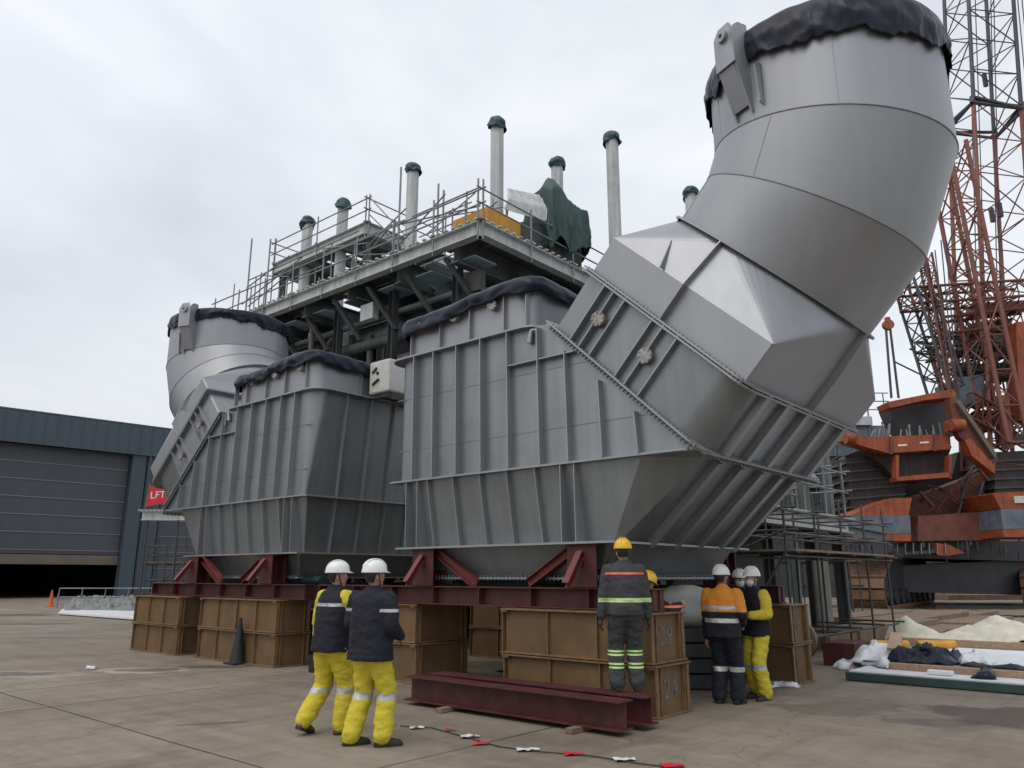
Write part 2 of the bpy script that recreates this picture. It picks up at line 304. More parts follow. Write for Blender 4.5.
STAINS = [  # centre, half length, half width, angle, colour factor, roughness, strength
    (gp(145, 670), 0.9, 0.55, RZ+0, (1.9, 1.95, 2.0), 0.85, 0.9),
    (gp(152, 670), 0.6, 0.3, RZ+0, (0.36, 0.3, 0.28), 0.3, 0.9),
    (gp(212, 667), 1.3, 0.28, RZ+0.1, (0.5, 0.47, 0.45), 0.4, 0.8),
    (gp(300, 664), 1.1, 0.35, RZ+0, (0.45, 0.4, 0.38), 0.4, 0.9),
    (gp(20, 674), 1.3, 0.6, RZ+0, (1.45, 1.5, 1.6), 0.85, 0.8),
    (gp(4, 674), 0.9, 0.32, RZ+0, (0.33, 0.28, 0.26), 0.3, 0.9),
    (gp(838, 708), 0.85, 0.6, RZ+0, (0.6, 0.58, 0.55), 0.55, 0.8),
    (gp(930, 722), 0.6, 0.25, RZ+0, (0.6, 0.58, 0.56), 0.55, 0.8),
    (gp(1005, 716), 0.95, 0.85, RZ+0, (0.34, 0.28, 0.27), 0.3, 0.9),
    (gp(985, 718), 1.2, 1.0, RZ+0, (0.62, 0.6, 0.58), 0.5, 0.7),
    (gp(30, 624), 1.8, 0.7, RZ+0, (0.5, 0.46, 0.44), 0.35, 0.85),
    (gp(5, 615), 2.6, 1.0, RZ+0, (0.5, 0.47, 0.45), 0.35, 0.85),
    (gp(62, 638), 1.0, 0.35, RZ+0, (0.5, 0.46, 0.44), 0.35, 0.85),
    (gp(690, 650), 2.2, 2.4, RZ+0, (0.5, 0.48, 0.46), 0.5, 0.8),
    (gp(740, 690), 0.8, 0.6, RZ+0, (0.65, 0.62, 0.6), 0.55, 0.7),
    (gp(205, 724), 0.45, 0.1, RZ+0.3, (0.55, 0.5, 0.46), 0.6, 0.8),
    (gp(960, 607), 9, 3.5, RZ+0, (0.4, 0.4, 0.42), 0.12, 0.95),
    (gp(975, 616), 3.5, 1.4, RZ+0, (0.35, 0.35, 0.38), 0.08, 0.95),
    (gp(90, 760), 0.5, 0.3, RZ+0, (1.25, 1.27, 1.28), 0.85, 0.7),
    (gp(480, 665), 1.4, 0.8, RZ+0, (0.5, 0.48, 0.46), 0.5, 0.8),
    (gp(880, 650), 3.0, 1.2, RZ+0, (0.6, 0.57, 0.54), 0.45, 0.7),
    (gp(560, 740), 1.6, 0.4, RZ+0, (0.82, 0.8, 0.78), 0.7, 0.6),
    (gp(430, 700), 1.2, 0.5, RZ+0, (0.7, 0.68, 0.66), 0.6, 0.6),
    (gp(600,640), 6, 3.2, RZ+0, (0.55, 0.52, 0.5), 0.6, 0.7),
]
M['ground'] = ground_mat(STAINS); g.data.materials.clear(); g.data.materials.append(M['ground'])

# ------------------------------------------------------------ hangar
def build_hangar():
    ang = math.atan2(.997, .075); P0 = Vector((-65.4, 27.9, 0))
    t = thing('hangar', 'wide blue grey clad hangar with half open roller door behind the yard on the left', 'building', P0, ang)
    B = lambda: MB()
    # local: x along facade (to the right in the photo), y into the building
    b = B(); b.box((-70, 0, 11.6), (60, .5, 13.9)); b.box((-70, .0, 13.93), (60, .9, 14.05)); [b.box((-70+k*.9, -.035, 11.62), (-69.93+k*.9, -.001, 13.88)) for k in range(144)]; b.build('fascia', 'hangar', t, False)
    b = MB(); b.box((-70, -.22, 11.45), (60, -.04, 11.58)); b.build('gutter', 'hangar_door', t, False)
    for x in (-45.5, 1.15): b = MB(); b.tube((x, -.12, .0), (x, -.12, 11.44), .08, 8); b.build('downpipe', 'hangar_door', t, False)
    for x0 in (-46, -.2, 46):
        b = B(); b.box((x0, .05, 0), (x0+1.1, .9, 11.58)); b.box((x0+1.25, .25, 0), (x0+2.6, .9, 11.58))
        b.build('pillar', 'hangar', t, False)
    for x0, x1, zb in ((-44.6, -.25, 3.25), (2.65, 45.9, 0.02)):
        b = B(); z = 11.5; hh = 1.32; zs = [z]
        while z > zb+.3: z -= hh; zs.append(max(z, zb))
        for k in range(len(zs)-1): b.box((x0, .75, zs[k+1]+.04), (x1, .95, zs[k]))
        d = b.build('roller_door', 'hangar_door', t, False)
        b = B()
        for z in zs[1:-1]: b.box((x0, .70, z-.03), (x1, .93, z+.03))
        b.build('door_rail', 'hangar_line', d, False)
        if zb > 1:
            b = B(); b.box((x0, .6, zb-.75), (x1, 1.1, zb-.02)); b.build('bottom_trim', 'brown_trim', d, False)
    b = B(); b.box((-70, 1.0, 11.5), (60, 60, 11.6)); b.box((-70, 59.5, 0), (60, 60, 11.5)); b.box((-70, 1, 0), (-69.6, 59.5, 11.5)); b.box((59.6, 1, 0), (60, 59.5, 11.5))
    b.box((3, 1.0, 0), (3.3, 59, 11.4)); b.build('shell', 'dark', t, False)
    b = B(); b.loft([[Vector((-70, .3, 13.9)), Vector((60, .3, 13.9)), Vector((60, 30, 15.5)), Vector((-70, 30, 15.5))], [Vector((-70, .3, 13.7)), Vector((60, .3, 13.7)), Vector((60, 60, 13.7)), Vector((-70, 60, 13.7))]]); b.build('roof', 'hangar', t, False)
build_hangar()

# ------------------------------------------------------------ the two exhaust ducts
FY = 8.7; W = 4.05
DX, DZ = .733, -.680          # along the slope
HX, HZ = .680, .733           # up the inclined outlet
def duct(x0, sg, k, label, FY=8.7, rim_z=9.02, L0=.963, L1=.953):
    X = lambda s: x0+sg*s*k
    P = lambda s, y, z: Vector((X(s), FY+y, z))
    t = thing('exhaust_duct', label, 'exhaust duct', (X(2), FY+W/2, 1.6), 0, 'silver exhaust ducts on red stands')
    def lp(pts, z): return [P(a, b, z) for a, b in pts]
    def loopz(s0, s1, y0, y1, rl, rh, z, n=6): return lp(rrect(s0, s1, y0, y1, rl, rh, n), z)
    # skirt
    b = MB(); b.loft([loopz(.35, 3.7, .35, W-.35, .05, .1, 1.6), loopz(.12, 4.0, .17, W-.17, .05, .1, 2.07)], True); b.build('skirt', 'silver', t, autosm=True)
    b = MB(); b.prism(loopz(.22, 3.85, .22, W-.22, .05, .1, 1.60), (0, 0, .025)); b.build('skirt_flange', 'silver2', t)
    b = MB()
    for i in range(46): s = .3+3.4*i/45; b.tube(P(s, .25, 1.58), P(s, .25, 1.66), .014, 6)
    for i in range(40): y = .3+3.4*i/39; b.tube(P(3.79, y, 1.58), P(3.79, y, 1.66), .014, 6)
    tag(b.build('bolt_row', 'weld', t), kind='stuff')
    # bottom flange
    b = MB(); b.prism(loopz(-.14, 4.18, -.08, W+.08, .03, .05, 2.07), (0, 0, .03)); b.build('bottom_flange', 'silver2', t, bevel=.004)
    # hopper
    b = MB(); L_ = []
    for i in range(7):
        f = i/6; L_.append(loopz(0-.15*f, 4.08+1.12*f, .17*(1-f), W-.17*(1-f), .03+.05*f, .05+.55*f, 2.1+1.07*f, 1))
    b.loft(L_, False); b.build('hopper', 'silver', t)
    # mid flange
    b = MB(); b.prism(loopz(-.33, 5.32, -.1, W+.1, .05, .12, 3.17), (0, 0, .03)); b.build('middle_flange', 'silver2', t, bevel=.004)
    # body
    zt = 5.33; b = MB(); L_ = []
    for i in range(9):
        f = i/8; z = 3.2+(zt-3.2)*f; s1 = 5.38-(z-3.2)*(2.30/2.13); L_.append(loopz(-.15-.2*f, s1, 0, W, .06+.3*f, .03, z))
    b.loft(L_, True); b.build('body', 'silver', t, autosm=True)
    b = MB(); b.prism(loopz(-.5, 2.95, -.12, W+.12, .35, .35, zt), (0, 0, .03)); b.build('upper_flange', 'silver2', t, bevel=.004)
    b = MB(); b.loft([loopz(-.2, 2.72, .05, W-.05, .3, .3, zt+.03, 8), loopz(-.2, 2.72, .05, W-.05, .3, .3, 6.06, 8)], True); b.build('top_box', 'silver2', t, autosm=True)
    for z in (3.72, 4.62):
        b = MB(); b.box(P(-.15-.09*(z-3.2), -.006, z-.006), P(5.38-(z-3.2)*1.0798, .01, z+.006)); b.build('weld_seam', 'silver', t)
    # ribs
    def rib(p, q, nrm, d=.115, th=.018, name='stiffener', m='silver2', sunk=.03):
        p, q, nrm = Vector(p), Vector(q), Vector(nrm).normalized(); ax = (q-p).normalized(); sd = ax.cross(nrm).normalized()
        b = MB(); b.bar(p+nrm*(d-sunk)/2, q+nrm*(d-sunk)/2, sd*th/2, nrm*(d+sunk)/2); return b.build(name, m, t)
    F = Vector((0, -1, 0)); E_ = Vector((-sg, 0, 0)); G_ = Vector((sg, 0, 0))
    for s in (.26, .74, 1.28, 1.82, 2.38, 2.98, 3.49, 4.06, 4.62):
        ztop = zt if s < 2.9 else zt-(s-2.95)*(2.13/2.30)-.02
        rib(P(s, 0, 3.2), P(s*1.0-.04, 0, min(ztop, zt)), F)
    rib(P(2.36, -.0, 4.78), P(3.6, 0, 4.78), F, .1)
    for s in (.62, 1.2, 1.78, 2.33, 2.87):
        rib(P(s, .17, 2.1), P(s-.02, 0, 3.17), F, .08)
    for s in (.1, .37, 3.32, 3.56):              # vertical support plates under the middle flange
        b = MB(); b.prism([P(s, .25, 2.1), P(s, -.07, 2.1), P(s, -.09, 3.17), P(s, .1, 3.17)], (.014*sg, 0, 0)); b.build('support_plate', 'silver2', t)
    for y in (.3, W-.3): pass
    for s in (.03, .75, 1.45, 2.2, 2.66): rib(P(s, .05, zt+.03), P(s, .05, 6.04), F, .07)
    # end wall ribs (the side away from the outlet) and back
    for y in (.75, 1.4, 2.05, 2.7, 3.35):
        rib(P(-.15, y, 3.2), P(-.35, y, zt), E_, .08); rib(P(0, y, 2.1), P(-.15, y, 3.17), E_, .08)
    for y in (1.2, 2.3, 3.3): rib(P(-.2, y, zt+.03), P(-.2, y, 6.04), E_, .07)
    for s in (.5, 1.4, 2.4, 3.4): rib(P(s, W, 3.2), P(s, W, min(zt, zt-(s-2.95)*.926)), -F)
    # hopper outlet-side channels
    for y in (.95, 1.65, 2.35, 3.05, 3.6):
        ax = (P(5.2, y, 3.17)-P(4.08, y, 2.1)).normalized(); nn = Vector((ax.z*sg, 0, -abs(ax.x)))
        rib(P(4.08, y, 2.1), P(5.2, y, 3.17), nn, .09, .13, 'channel')
    # curved corner ribs
    # front ports
    def port(c, nrm, r=.085, name='inspection_port'):
        c, nrm = Vector(c), Vector(nrm).normalized(); b = MB(); b.tube(c-nrm*.05, c+nrm*.07, r*.8, 14); b.tube(c+nrm*.05, c+nrm*.07, r*1.1, 18); b.tube(c+nrm*.075, c+nrm*.095, r*1.1, 18)
        a = nrm.cross(UP).normalized(); u = nrm.cross(a)
        for i in range(8): q = c+(a*math.cos(i*.785)+u*math.sin(i*.785))*r*.92; b.tube(q+nrm*.04, q+nrm*.115, .013, 6)
        b.build(name, 'rust_edge', t)
    for s in (.22, 1.11, 1.97): port(P(s, .05, 5.88), F)
    # small bent pipe at the shoulder
    b = MB(); c = P(2.92, -.05, 4.98); b.tube(c, c+Vector((0, 0, .27)), .02, 8); b.tube(c+Vector((0, 0, .27)), c+Vector((-.12*sg, 0, .3)), .02, 8); b.tube(c+Vector((-.16*sg, 0, .1)), c+Vector((-.12*sg, 0, .3)), .05, 10, .03); b.build('bent_pipe', 'silver2', t)
    # inclined outlet frame
    U = (3.89, 5.96)
    Q = lambda a, y, h: P(U[0]+a*DX+h*HX, y, U[1]+a*DZ+h*HZ)
    def ql(a0, a1, y0, y1, rl, rh, h, n=6): return [Q(a, y, h) for a, y in rrect(a0, a1, y0, y1, rl, rh, n)]
    hv = Q(0, 0, 1)-Q(0, 0, 0)
    b = MB(); b.loft([ql(0, 3.02, 0, W, .05, .38, -.96, 3), ql(0, 3.02, 0, W, .05, .38, 0, 3)], True); b.build('outlet_section', 'silver', t, autosm=True)
    b = MB(); b.prism(ql(-.16, 3.12, -.1, W+.1, .03, .3, -.99), hv*.028); b.build('lower_outlet_flange', 'silver2', t, bevel=.004)
    b = MB(); b.prism(ql(-.10, 3.12, -.1, W+.1, .03, .25, 0), hv*.028)
    b.prism(ql(-.10, 3.12, -.1, W+.1, .03, .25, -.045), hv*.028); b.build('upper_outlet_flange', 'silver2', t, bevel=.004)
    b = MB()
    for i in range(44):
        a = -.02+3.0*i/43
        for h in (-1.0, -.01): b.tube(Q(a, -.06, h-.05), Q(a, -.06, h+.05), .016, 6)
    for i in range(40):
        y = .1+3.8*i/39
        for h in (-1.0, -.01): b.tube(Q(3.08, y, h-.05), Q(3.08, y, h+.05), .016, 6)
    tag(b.build('flange_bolts', 'weld', t), kind='stuff')
    # filler web between the middle flange and the outlet flange
    b = MB(); b.prism([P(4.3, .012, 3.2), P(5.28, .012, 3.2), Q(3.06, .012, -1.0), Q(1.6, .012, -1.0)], (0, W-.03, 0)); b.build('corner_web', 'silver', t)
    b = MB(); b.loft([[P(5.28, -.02, 3.2), P(5.28, W+.02, 3.2), P(5.34, W+.02, 3.2), P(5.34, -.02, 3.2)], [Q(3.09, -.02, -.99), Q(3.09, W+.02, -.99), Q(3.12, W+.02, -.99), Q(3.12, -.02, -.99)]]); b.build('edge_plate', 'silver2', t)
    for a in (.42, .62, .86, 1.42, 1.62, 1.9): rib(Q(a, 0, -.96), Q(a, 0, 0), F, .09, .02)
    for a in (.64, 1.64): port(Q(a, 0, -.48), F, .1)
    dn = (Q(1, 0, 0)-Q(0, 0, 0)).normalized()
    for y in (.6, 1.25, 1.95, 2.7, 3.45): rib(Q(3.02, y, -.96), Q(3.02, y, 0), dn, .09, .13, 'channel')
    # transition: prism then square to round
    hp = .57; h1 = 1.294; R = 1.61; ca = 1.35; yc = W/2
    b = MB(); b.loft([ql(.0, 3.0, .02, W-.02, .02, .02, 0, 1), ql(.0, 3.0, .02, W-.02, .02, .02, hp, 1)]); b.build('outlet_collar', 'silver2', t)
    nseg = 64; vs = []; fs = []
    rc = [Q(0, .02, hp), Q(3.0, .02, hp), Q(3.0, W-.02, hp), Q(0, W-.02, hp)]
    circ = [Q(ca+R*math.cos(math.radians(225)+2*math.pi*i/nseg), yc+R*math.sin(math.radians(225)+2*math.pi*i/nseg), h1) for i in range(nseg)]
    b = MB(); vs = rc+circ; q4 = nseg//4
    # corner c owns the arc around angle 225+90c ; flat triangles join neighbouring corners to the arc points between
    sm = []
    for c in range(4):
        mid = c*q4
        for i in range(-q4//2, q4//2):
            fs.append((c, 4+(mid+i) % nseg, 4+(mid+i+1) % nseg))
        fs.append((c, (c+1) % 4, 4+(mid+q4//2) % nseg))
    b.add(vs, fs); ob = b.build('square_to_round_transition', 'silver2', t)
    # edge bars on the transition
    def barline(pts, nrm, d=.08, th=.02, name='edge_bar'):
        b = MB()
        for p, q in zip(pts[:-1], pts[1:]):
            ax = (q-p).normalized(); n2 = Vector(nrm).normalized(); sd = ax.cross(n2).normalized(); b.bar(p+n2*d*.3, q+n2*d*.3, sd*th/2, n2*d*.7)
        b.build(name, 'silver2', t)
    cp = lambda deg, rr=R, h=h1: Q(ca+rr*math.cos(math.radians(deg)), yc+rr*math.sin(math.radians(deg)), h)
    barline([Q(1.5, .02, 0), Q(1.5, .02, hp), cp(270)], F, .1)
    barline([Q(3.0, yc, 0), Q(3.0, yc, hp), cp(0)], dn, .1, .03)
    barline([cp(222), Q(.75, .3, .95), Q(1.05, .0, hp+.02)], F, .09)
    # elbow rings
    def cut(c, da, pa, R=R, n=96):
        d = Vector((math.sin(da), math.cos(da))); nn = Vector((math.sin(pa), math.cos(pa))); e = Vector((math.cos(da), -math.sin(da))); o = []
        for i in range(n):
            a = 2*math.pi*i/n; q = Vector(c)+R*math.cos(a)*e; s_ = -(q-Vector(c)).dot(nn)/d.dot(nn); q = q+d*s_; o.append(P(q.x, yc+R*math.sin(a), q.y))
        return o
    d1 = math.radians(42.9); tt = math.radians(21.5)
    c0 = (U[0]+ca*DX+h1*HX, U[1]+ca*DZ+h1*HZ); c1 = (c0[0]+L0*math.sin(d1), c0[1]+L0*math.cos(d1)); c2 = (c1[0]+L1*math.sin(tt), c1[1]+L1*math.cos(tt)); ct = (c2[0], rim_z)
    e = .004
    s0 = cut(c0, d1, d1); s1a = cut(c1, d1, (d1+tt)/2); s1b = cut(c1, tt, (d1+tt)/2); s2a = cut(c2, tt, tt/2); s2b = cut(c2, 0, tt/2); s3 = cut(ct, 0, 0)
    for a_, b_ in ((s0, s1a), (s1b, s2a), (s2b, s3)):
        m_ = MB(); mids = [[p.lerp(q, f) for p, q in zip(a_, b_)] for f in (0, .5, 1)]; m_.loft(mids, True, False, False); m_.build('pipe_section', 'silver2', t, autosm=True)
    for (a_, b_), i_ in (((s0, s1a), 60), ((s1b, s2a), 70), ((s2b, s3), 78), ((s2b, s3), 60)):
        if sg < 0: i_ = 96-i_ if i_ != 60 else 84
        m_ = MB(); m_.tube(a_[i_], b_[i_], .008, 5); m_.build('long_weld_seam', 'silver2', t)
    for lp_ in (s1a, s2a):
        n = len(lp_); ring = []; ctr = sum(lp_, Vector())/n
        for k_ in range(6):
            an = 2*math.pi*k_/6; nrm_ = (lp_[1]-lp_[0]).cross(lp_[n//4]-lp_[0]).normalized(); ring.append([p+(p-ctr).normalized()*.011*math.cos(an)+nrm_*.011*math.sin(an) for p in lp_])
        m_ = MB(); m_.loft(ring+[ring[0]], True, False, False); m_.build('weld_bead', 'weld', t, weld=True)
    inner = cut(c0, d1, d1, R-.02); outer = cut(c0, d1, d1, R+.08)
    m_ = MB(); m_.loft([inner, outer, [p+hv*.03 for p in outer], [p+hv*.03 for p in inner]], False, False, False); m_.build('pipe_flange', 'silver2', t)
    inn = cut(ct, 0, 0, R-.04); m_ = MB(); m_.loft([s3, inn, [p-Vector((0, 0, 1.2)) for p in inn]], False, False, True); m_.build('pipe_mouth', 'weld', t)
    # lifting lugs
    for deg in (-112, 68):
        a = math.radians(deg); rd = Vector((math.cos(a)*sg, math.sin(a), 0)); tg = Vector((-math.sin(a)*sg, math.cos(a), 0)); c = P(c2[0], yc, rim_z-9.02)+rd*R*1.0
        m_ = MB()
        def quad(z, o0, o1, w_): return [c+rd*o0-tg*w_+UP*z, c+rd*o1-tg*w_+UP*z, c+rd*o1+tg*w_+UP*z, c+rd*o0+tg*w_+UP*z]
        prof = [(7.78, .02), (7.88, .05), (8.47, .26), (8.98, .28), (9.1, .24), (9.16, .16), (9.16, -.0), (7.85, -.02)]
        m_.prism([c+rd*o+tg*.30+UP*z for z, o in [(7.8, -.01), (7.85, .04), (8.4, .09), (8.45, -.01)]], tg*.025)
        for w0 in (-.17, .12):
            m_.prism([c+rd*o+tg*w0+UP*z for z, o in prof], tg*.03)
        m_.prism([c+rd*(.275)-tg*.18+UP*8.48, c+rd*(.275)+tg*.18+UP*8.48, c+rd*(.285)+tg*.18+UP*9.0, c+rd*(.27)+tg*.10+UP*9.14, c+rd*(.27)-tg*.10+UP*9.14, c+rd*.285-tg*.18+UP*9.0], rd*.03)
        m_.prism([c+rd*.25-tg*.15+UP*8.47, c+rd*.25+tg*.12+UP*8.47, c+rd*.03+tg*.12+UP*7.9, c+rd*.03-tg*.15+UP*7.9], rd*.02)
        lg = m_.build('lifting_lug', 'silver2', t)
        m_ = MB(); m_.tube(c+rd*.28+UP*8.96, c+rd*.36+UP*8.96, .09, 20); m_.build('trunnion', 'silver2', lg)
        m_ = MB(); m_.tube(c+rd*.33+UP*8.96, c+rd*.368+UP*8.96, .03, 14); m_.build('pin_hole', 'black', lg)
    return t, P, P(c2[0], yc, rim_z), R
dA, PA, topA, R_ = duct(-9.85, 1, 1.0, 'nearest big silver exhaust duct whose elbow pipe rises to the upper right')
dB, PB, topB, _ = duct(-13.24, -1, 1.045, 'farther silver exhaust duct whose elbow pipe rises on its left side', 8.9, 8.70, .90, .88)

def drape(name, loops_fn, m, label, cat, group=None, z0=6.1, seed=0, dome=.2, skirt=.3, hem=1., nring=7, nsk=7, n=180, wr=.05, peaks=()):
    """cover over a closed outline: loops_fn(n) gives n points of the rim (x, y)"""
    rim = loops_fn(n); cx = sum(p[0] for p in rim)/n; cy = sum(p[1] for p in rim)/n; loops = []
    sd = Vector((seed*3.3, seed*1.7, 0))
    for k in range(nring+1):
        f = k/nring; l = []
        for x, y in rim:
            p = Vector((cx+(x-cx)*max(f, .02), cy+(y-cy)*max(f, .02), z0+dome*(1-f**2.2)))
            for pk in peaks: p.z += pk[3]*math.exp(-((p.x-pk[0])**2+(p.y-pk[1])**2)/pk[2]**2)
            p.z += wr*noise.noise((p+sd)*1.5)+wr*.4*noise.noise((p+sd)*5); l.append(p)
        loops.append(l)
    top = loops[-1]
    for k in range(1, nsk+1):
        f = k/nsk; l = []
        for i, (x, y) in enumerate(rim):
            u = Vector((x-cx, y-cy, 0)).normalized(); q = Vector((x, y, 0))
            drop = skirt*(1+.55*noise.noise((q+sd)*.9)+hem*(.35*noise.noise((q+sd)*3.1)+.15*noise.noise((q+sd)*11))); drop = max(drop, .06)
            fold = wr*.9*(1-2*abs(noise.noise((q+sd)*2.6+Vector((0, 0, f*1.3))))+.6*noise.noise((q+sd)*7.0+Vector((0, 0, f*2)))+.4*noise.noise((q+sd)*17.0+Vector((0, 0, f*4))))
            bulge = .02*math.sin(math.pi*min(1, f*1.1))+.03*abs(noise.noise((q+sd)*2.1))*f+.015
            l.append(Vector((x, y, top[i].z-drop*f))+u*(max(fold, -.04)*min(1, f*2)+bulge))
        loops.append(l)
    b = MB(); b.loft(loops, True, True, False); o = b.build(name, m); sl = o.modifiers.new('thickness', 'SOLIDIFY'); sl.thickness = .006; sl.offset = 1
    return tag(o, label, cat, group)
def rimrect(x0, x1, y0, y1, r):
    def fn(n):
        base = rrect(x0, x1, y0, y1, r, r, 8); base.append(base[0]); L_ = [0]
        for a, b in zip(base[:-1], base[1:]): L_.append(L_[-1]+math.dist(a, b))
        o = []; j = 0
        for i in range(n):
            s = L_[-1]*i/n
            while L_[j+1] < s: j += 1
            f = (s-L_[j])/(L_[j+1]-L_[j]+1e-9); o.append((base[j][0]+(base[j+1][0]-base[j][0])*f, base[j][1]+(base[j+1][1]-base[j][1])*f))
        return o
    return fn
def rimcirc(c, rx, ry): return lambda n: [(c.x+rx*math.cos(2*math.pi*i/n), c.y+ry*math.sin(2*math.pi*i/n)) for i in range(n)]
drape('tarpaulin', rimrect(PA(-.28, 0, 0).x, PA(2.8, 0, 0).x, FY-.03, FY+W+.03, .3), 'tarp', 'black tarpaulin over the box top of the nearest duct', 'tarpaulin', seed=1, skirt=.26, z0=6.07, hem=.8, peaks=[(-7.4, 9.2, 1.1, .17)])
drape('tarpaulin', rimrect(PB(2.8, 0, 0).x, PB(-.28, 0, 0).x, 8.87, 8.93+W, .3), 'tarp', 'black tarpaulin over the box top of the farther duct', 'tarpaulin', seed=2, skirt=.26, z0=6.07, hem=.8, peaks=[(-13.5, 9.4, 1.1, .17)])
drape('pipe_cover', rimcirc(topA, R_+.02, R_+.02), 'tarp', 'black plastic cover tied over the highest, nearest pipe mouth', 'pipe cover', seed=3, skirt=.5, z0=9.05, n=360, nsk=14, wr=.04, dome=.06)
drape('pipe_cover', rimcirc(topB, (R_+.02)*1.045, R_+.02), 'tarp', 'black plastic cover over the pipe mouth of the farther duct on the left', 'pipe cover', seed=4, skirt=.34, z0=8.72, n=360, nsk=14, wr=.035, dome=.06)

# wrapped junction crate beside the farther duct
t = thing('wrapped_crate', 'white wrapped crate on a bracket at the right side of the farther duct', 'crate', (-12.3, 10.7, 5.36))
b = MB(); b.box((-12.85, 10.2, 5.42), (-12.2, 11.6, 6.14)); b.build('wrapping', 'wrap', t, bevel=.04)
b = MB(); b.bar((-12.73, 10.185, 5.88), (-12.59, 10.185, 5.98), Vector((.02, 0, -.02)), Vector((0, .008, 0))); b.bar((-12.59, 10.185, 5.88), (-12.53, 10.185, 5.84), Vector((.02, 0, .02)), Vector((0, .008, 0)))
b.bar((-12.71, 10.185, 5.62), (-12.51, 10.185, 5.72), Vector((.02, 0, -.02)), Vector((0, .008, 0))); b.build('arrow_mark', 'black', t)
b = MB(); b.box((-12.85, 10.25, 5.32), (-12.25, 10.33, 5.41)); b.box((-12.85, 11.4, 5.32), (-12.25, 11.48, 5.41)); b.build('bracket', 'steel_dk', t)

# ------------------------------------------------------------ box stacks, skid beams, stands
BOXLAB = {}
def steel_box(x0, x1, y0, y1, z0, label, num=None, h=.6, brackets=3, m='ochre'):
    t = thing('steel_support_box', label, 'steel support block', ((x0+x1)/2, (y0+y1)/2, z0), 0, 'ochre steel support blocks')
    b = MB(); i = .045; b.box((x0+i, y0+i, z0+.02), (x1-i, y1-i, z0+h-.02)); b.build('web', m, t)
    b = MB(); b.box((x0-.02, y0-.02, z0+.003), (x1+.02, y1+.02, z0+.024)); b.build('base_plate', 'ochre_edge', t, bevel=.003)
    b = MB(); b.box((x0-.02, y0-.02, z0+h-.024), (x1+.02, y1+.02, z0+h-.003)); b.build('top_plate', 'ochre_edge', t, bevel=.003)
    nx = max(2, int(round((x1-x0)/.75))+1)
    for k in range(nx):
        x = x0+.01+(x1-x0-.02)*k/(nx-1); 
        for ya, yb in ((y0, y0+.07), (y1-.07, y1)): b = MB(); b.box((x-.008, ya, z0+.025), (x+.008, yb, z0+h-.025)); b.build('stiffener', 'ochre_edge', t)
    for xe in (x0, x1):
        for y in (y0+.12, y1-.12):
            b = MB(); b.box((xe-.002 if xe == x0 else xe-.05, y-.008, z0+.025), (xe+.05 if xe == x0 else xe+.002, y+.008, z0+h-.025)); b.build('stiffener', 'ochre_edge', t)
    for x in (x0+.06, x1-.06): b = MB(); b.box((x-.05, y0-.03, z0+h-.05), (x+.05, y0+.02, z0+h-.026)); b.build('lug', m, t)
    if num: text_obj(num, .34, (x1-i+.004, (y0+y1)/2, z0+h/2), (0, 1, 0), (0, 0, 1), 'paintmark', 'painted_number', t)
    return t
stacks = [(-18.85, -16.7, 8.42, 9.22, 'leftmost front stack'), (-15.95, -13.1, 8.5, 9.25, 'front stack behind the black cone'),
          (-11.9, -9.5, 8.72, 9.9, 'front stack behind the two workers in yellow trousers'), (-7.47, -5.05, 8.5, 9.32, 'front stack behind the worker in grey')]
for i, (x0, x1, y0, y1, lb) in enumerate(stacks):
    nm = {3: ('24', '29')}.get(i, (None, None))
    steel_box(x0, x1, y0, y1, 0, 'bottom ochre steel block, '+lb, nm[0]); steel_box(x0-.04, x1-.04, y0+.01, y1+.01, .605, 'top ochre steel block, '+lb, nm[1])
for i, (x0, x1, lb) in enumerate(((-18.85, -16.7, 'leftmost rear stack under the farther duct'), (-15.9, -13.1, 'second rear stack under the farther duct'), (-11.9, -9.5, 'rear stack under the left end of the nearest duct'), (-7.4, -4.92, 'rear right stack beside the worker in yellow trousers'))):
    steel_box(x0, x1, 12.45, 13.2, 0, 'bottom brown steel block, '+lb); steel_box(x0, x1, 12.46, 13.21, .605, 'top brown steel block, '+lb, '8' if i == 3 else None)
def skid(x0, x1, y, lab):
    t = thing('skid_beam', lab, 'steel beam', ((x0+x1)/2, y, 1.21), 0, 'dark red skid beams')
    b = MB(); b.ibeam((x0, y, 1.352), (x1, y, 1.352), .28, .26); b.build('beam', 'red', t, bevel=.002)
    n = int((x1-x0)/.9)
    for k in range(n+1):
        x = x0+.03+(x1-x0-.06)*k/n
        
        for ya, yb in ((y-.125, y-.009), (y+.009, y+.125)): b = MB(); b.box((x-.008, ya, 1.235), (x+.008, yb, 1.47)); b.build('web_plate', 'red', t)
def stand(x, y, lab, d=1):
    t = thing('red_stand', lab, 'support stand', (x, y, 1.495), 0, 'oxide red support stands')
    b = MB(); b.box((x-.24, y-.16, 1.497), (x+.24, y-.135, 2.04)); b.box((x-.24, y+.135, 1.497), (x+.24, y+.16, 2.04)); b.box((x-.012, y-.134, 1.497), (x+.012, y+.134, 2.04)); b.box((x-.26, y-.18, 2.042), (x+.26, y+.18, 2.067)); b.build('post', 'red', t, bevel=.003)
    b = MB(); ax = Vector((d*.95, 0, -.52)).normalized(); nn = Vector((ax.z, 0, -ax.x))
    b.ibeam((x+d*.21, y, 2.02), (x+d*1.05, y, 1.53), .13, .15, nn, .012, .01); b.build('diagonal_brace', 'red_brace', t)
    b = MB(); b.ibeam((x+.0, y-.16, 1.95), (x+.0, y-.5, 1.53), .1, .1, (0, -.7, .7), .012, .01); b.build('front_brace', 'red_brace', t)
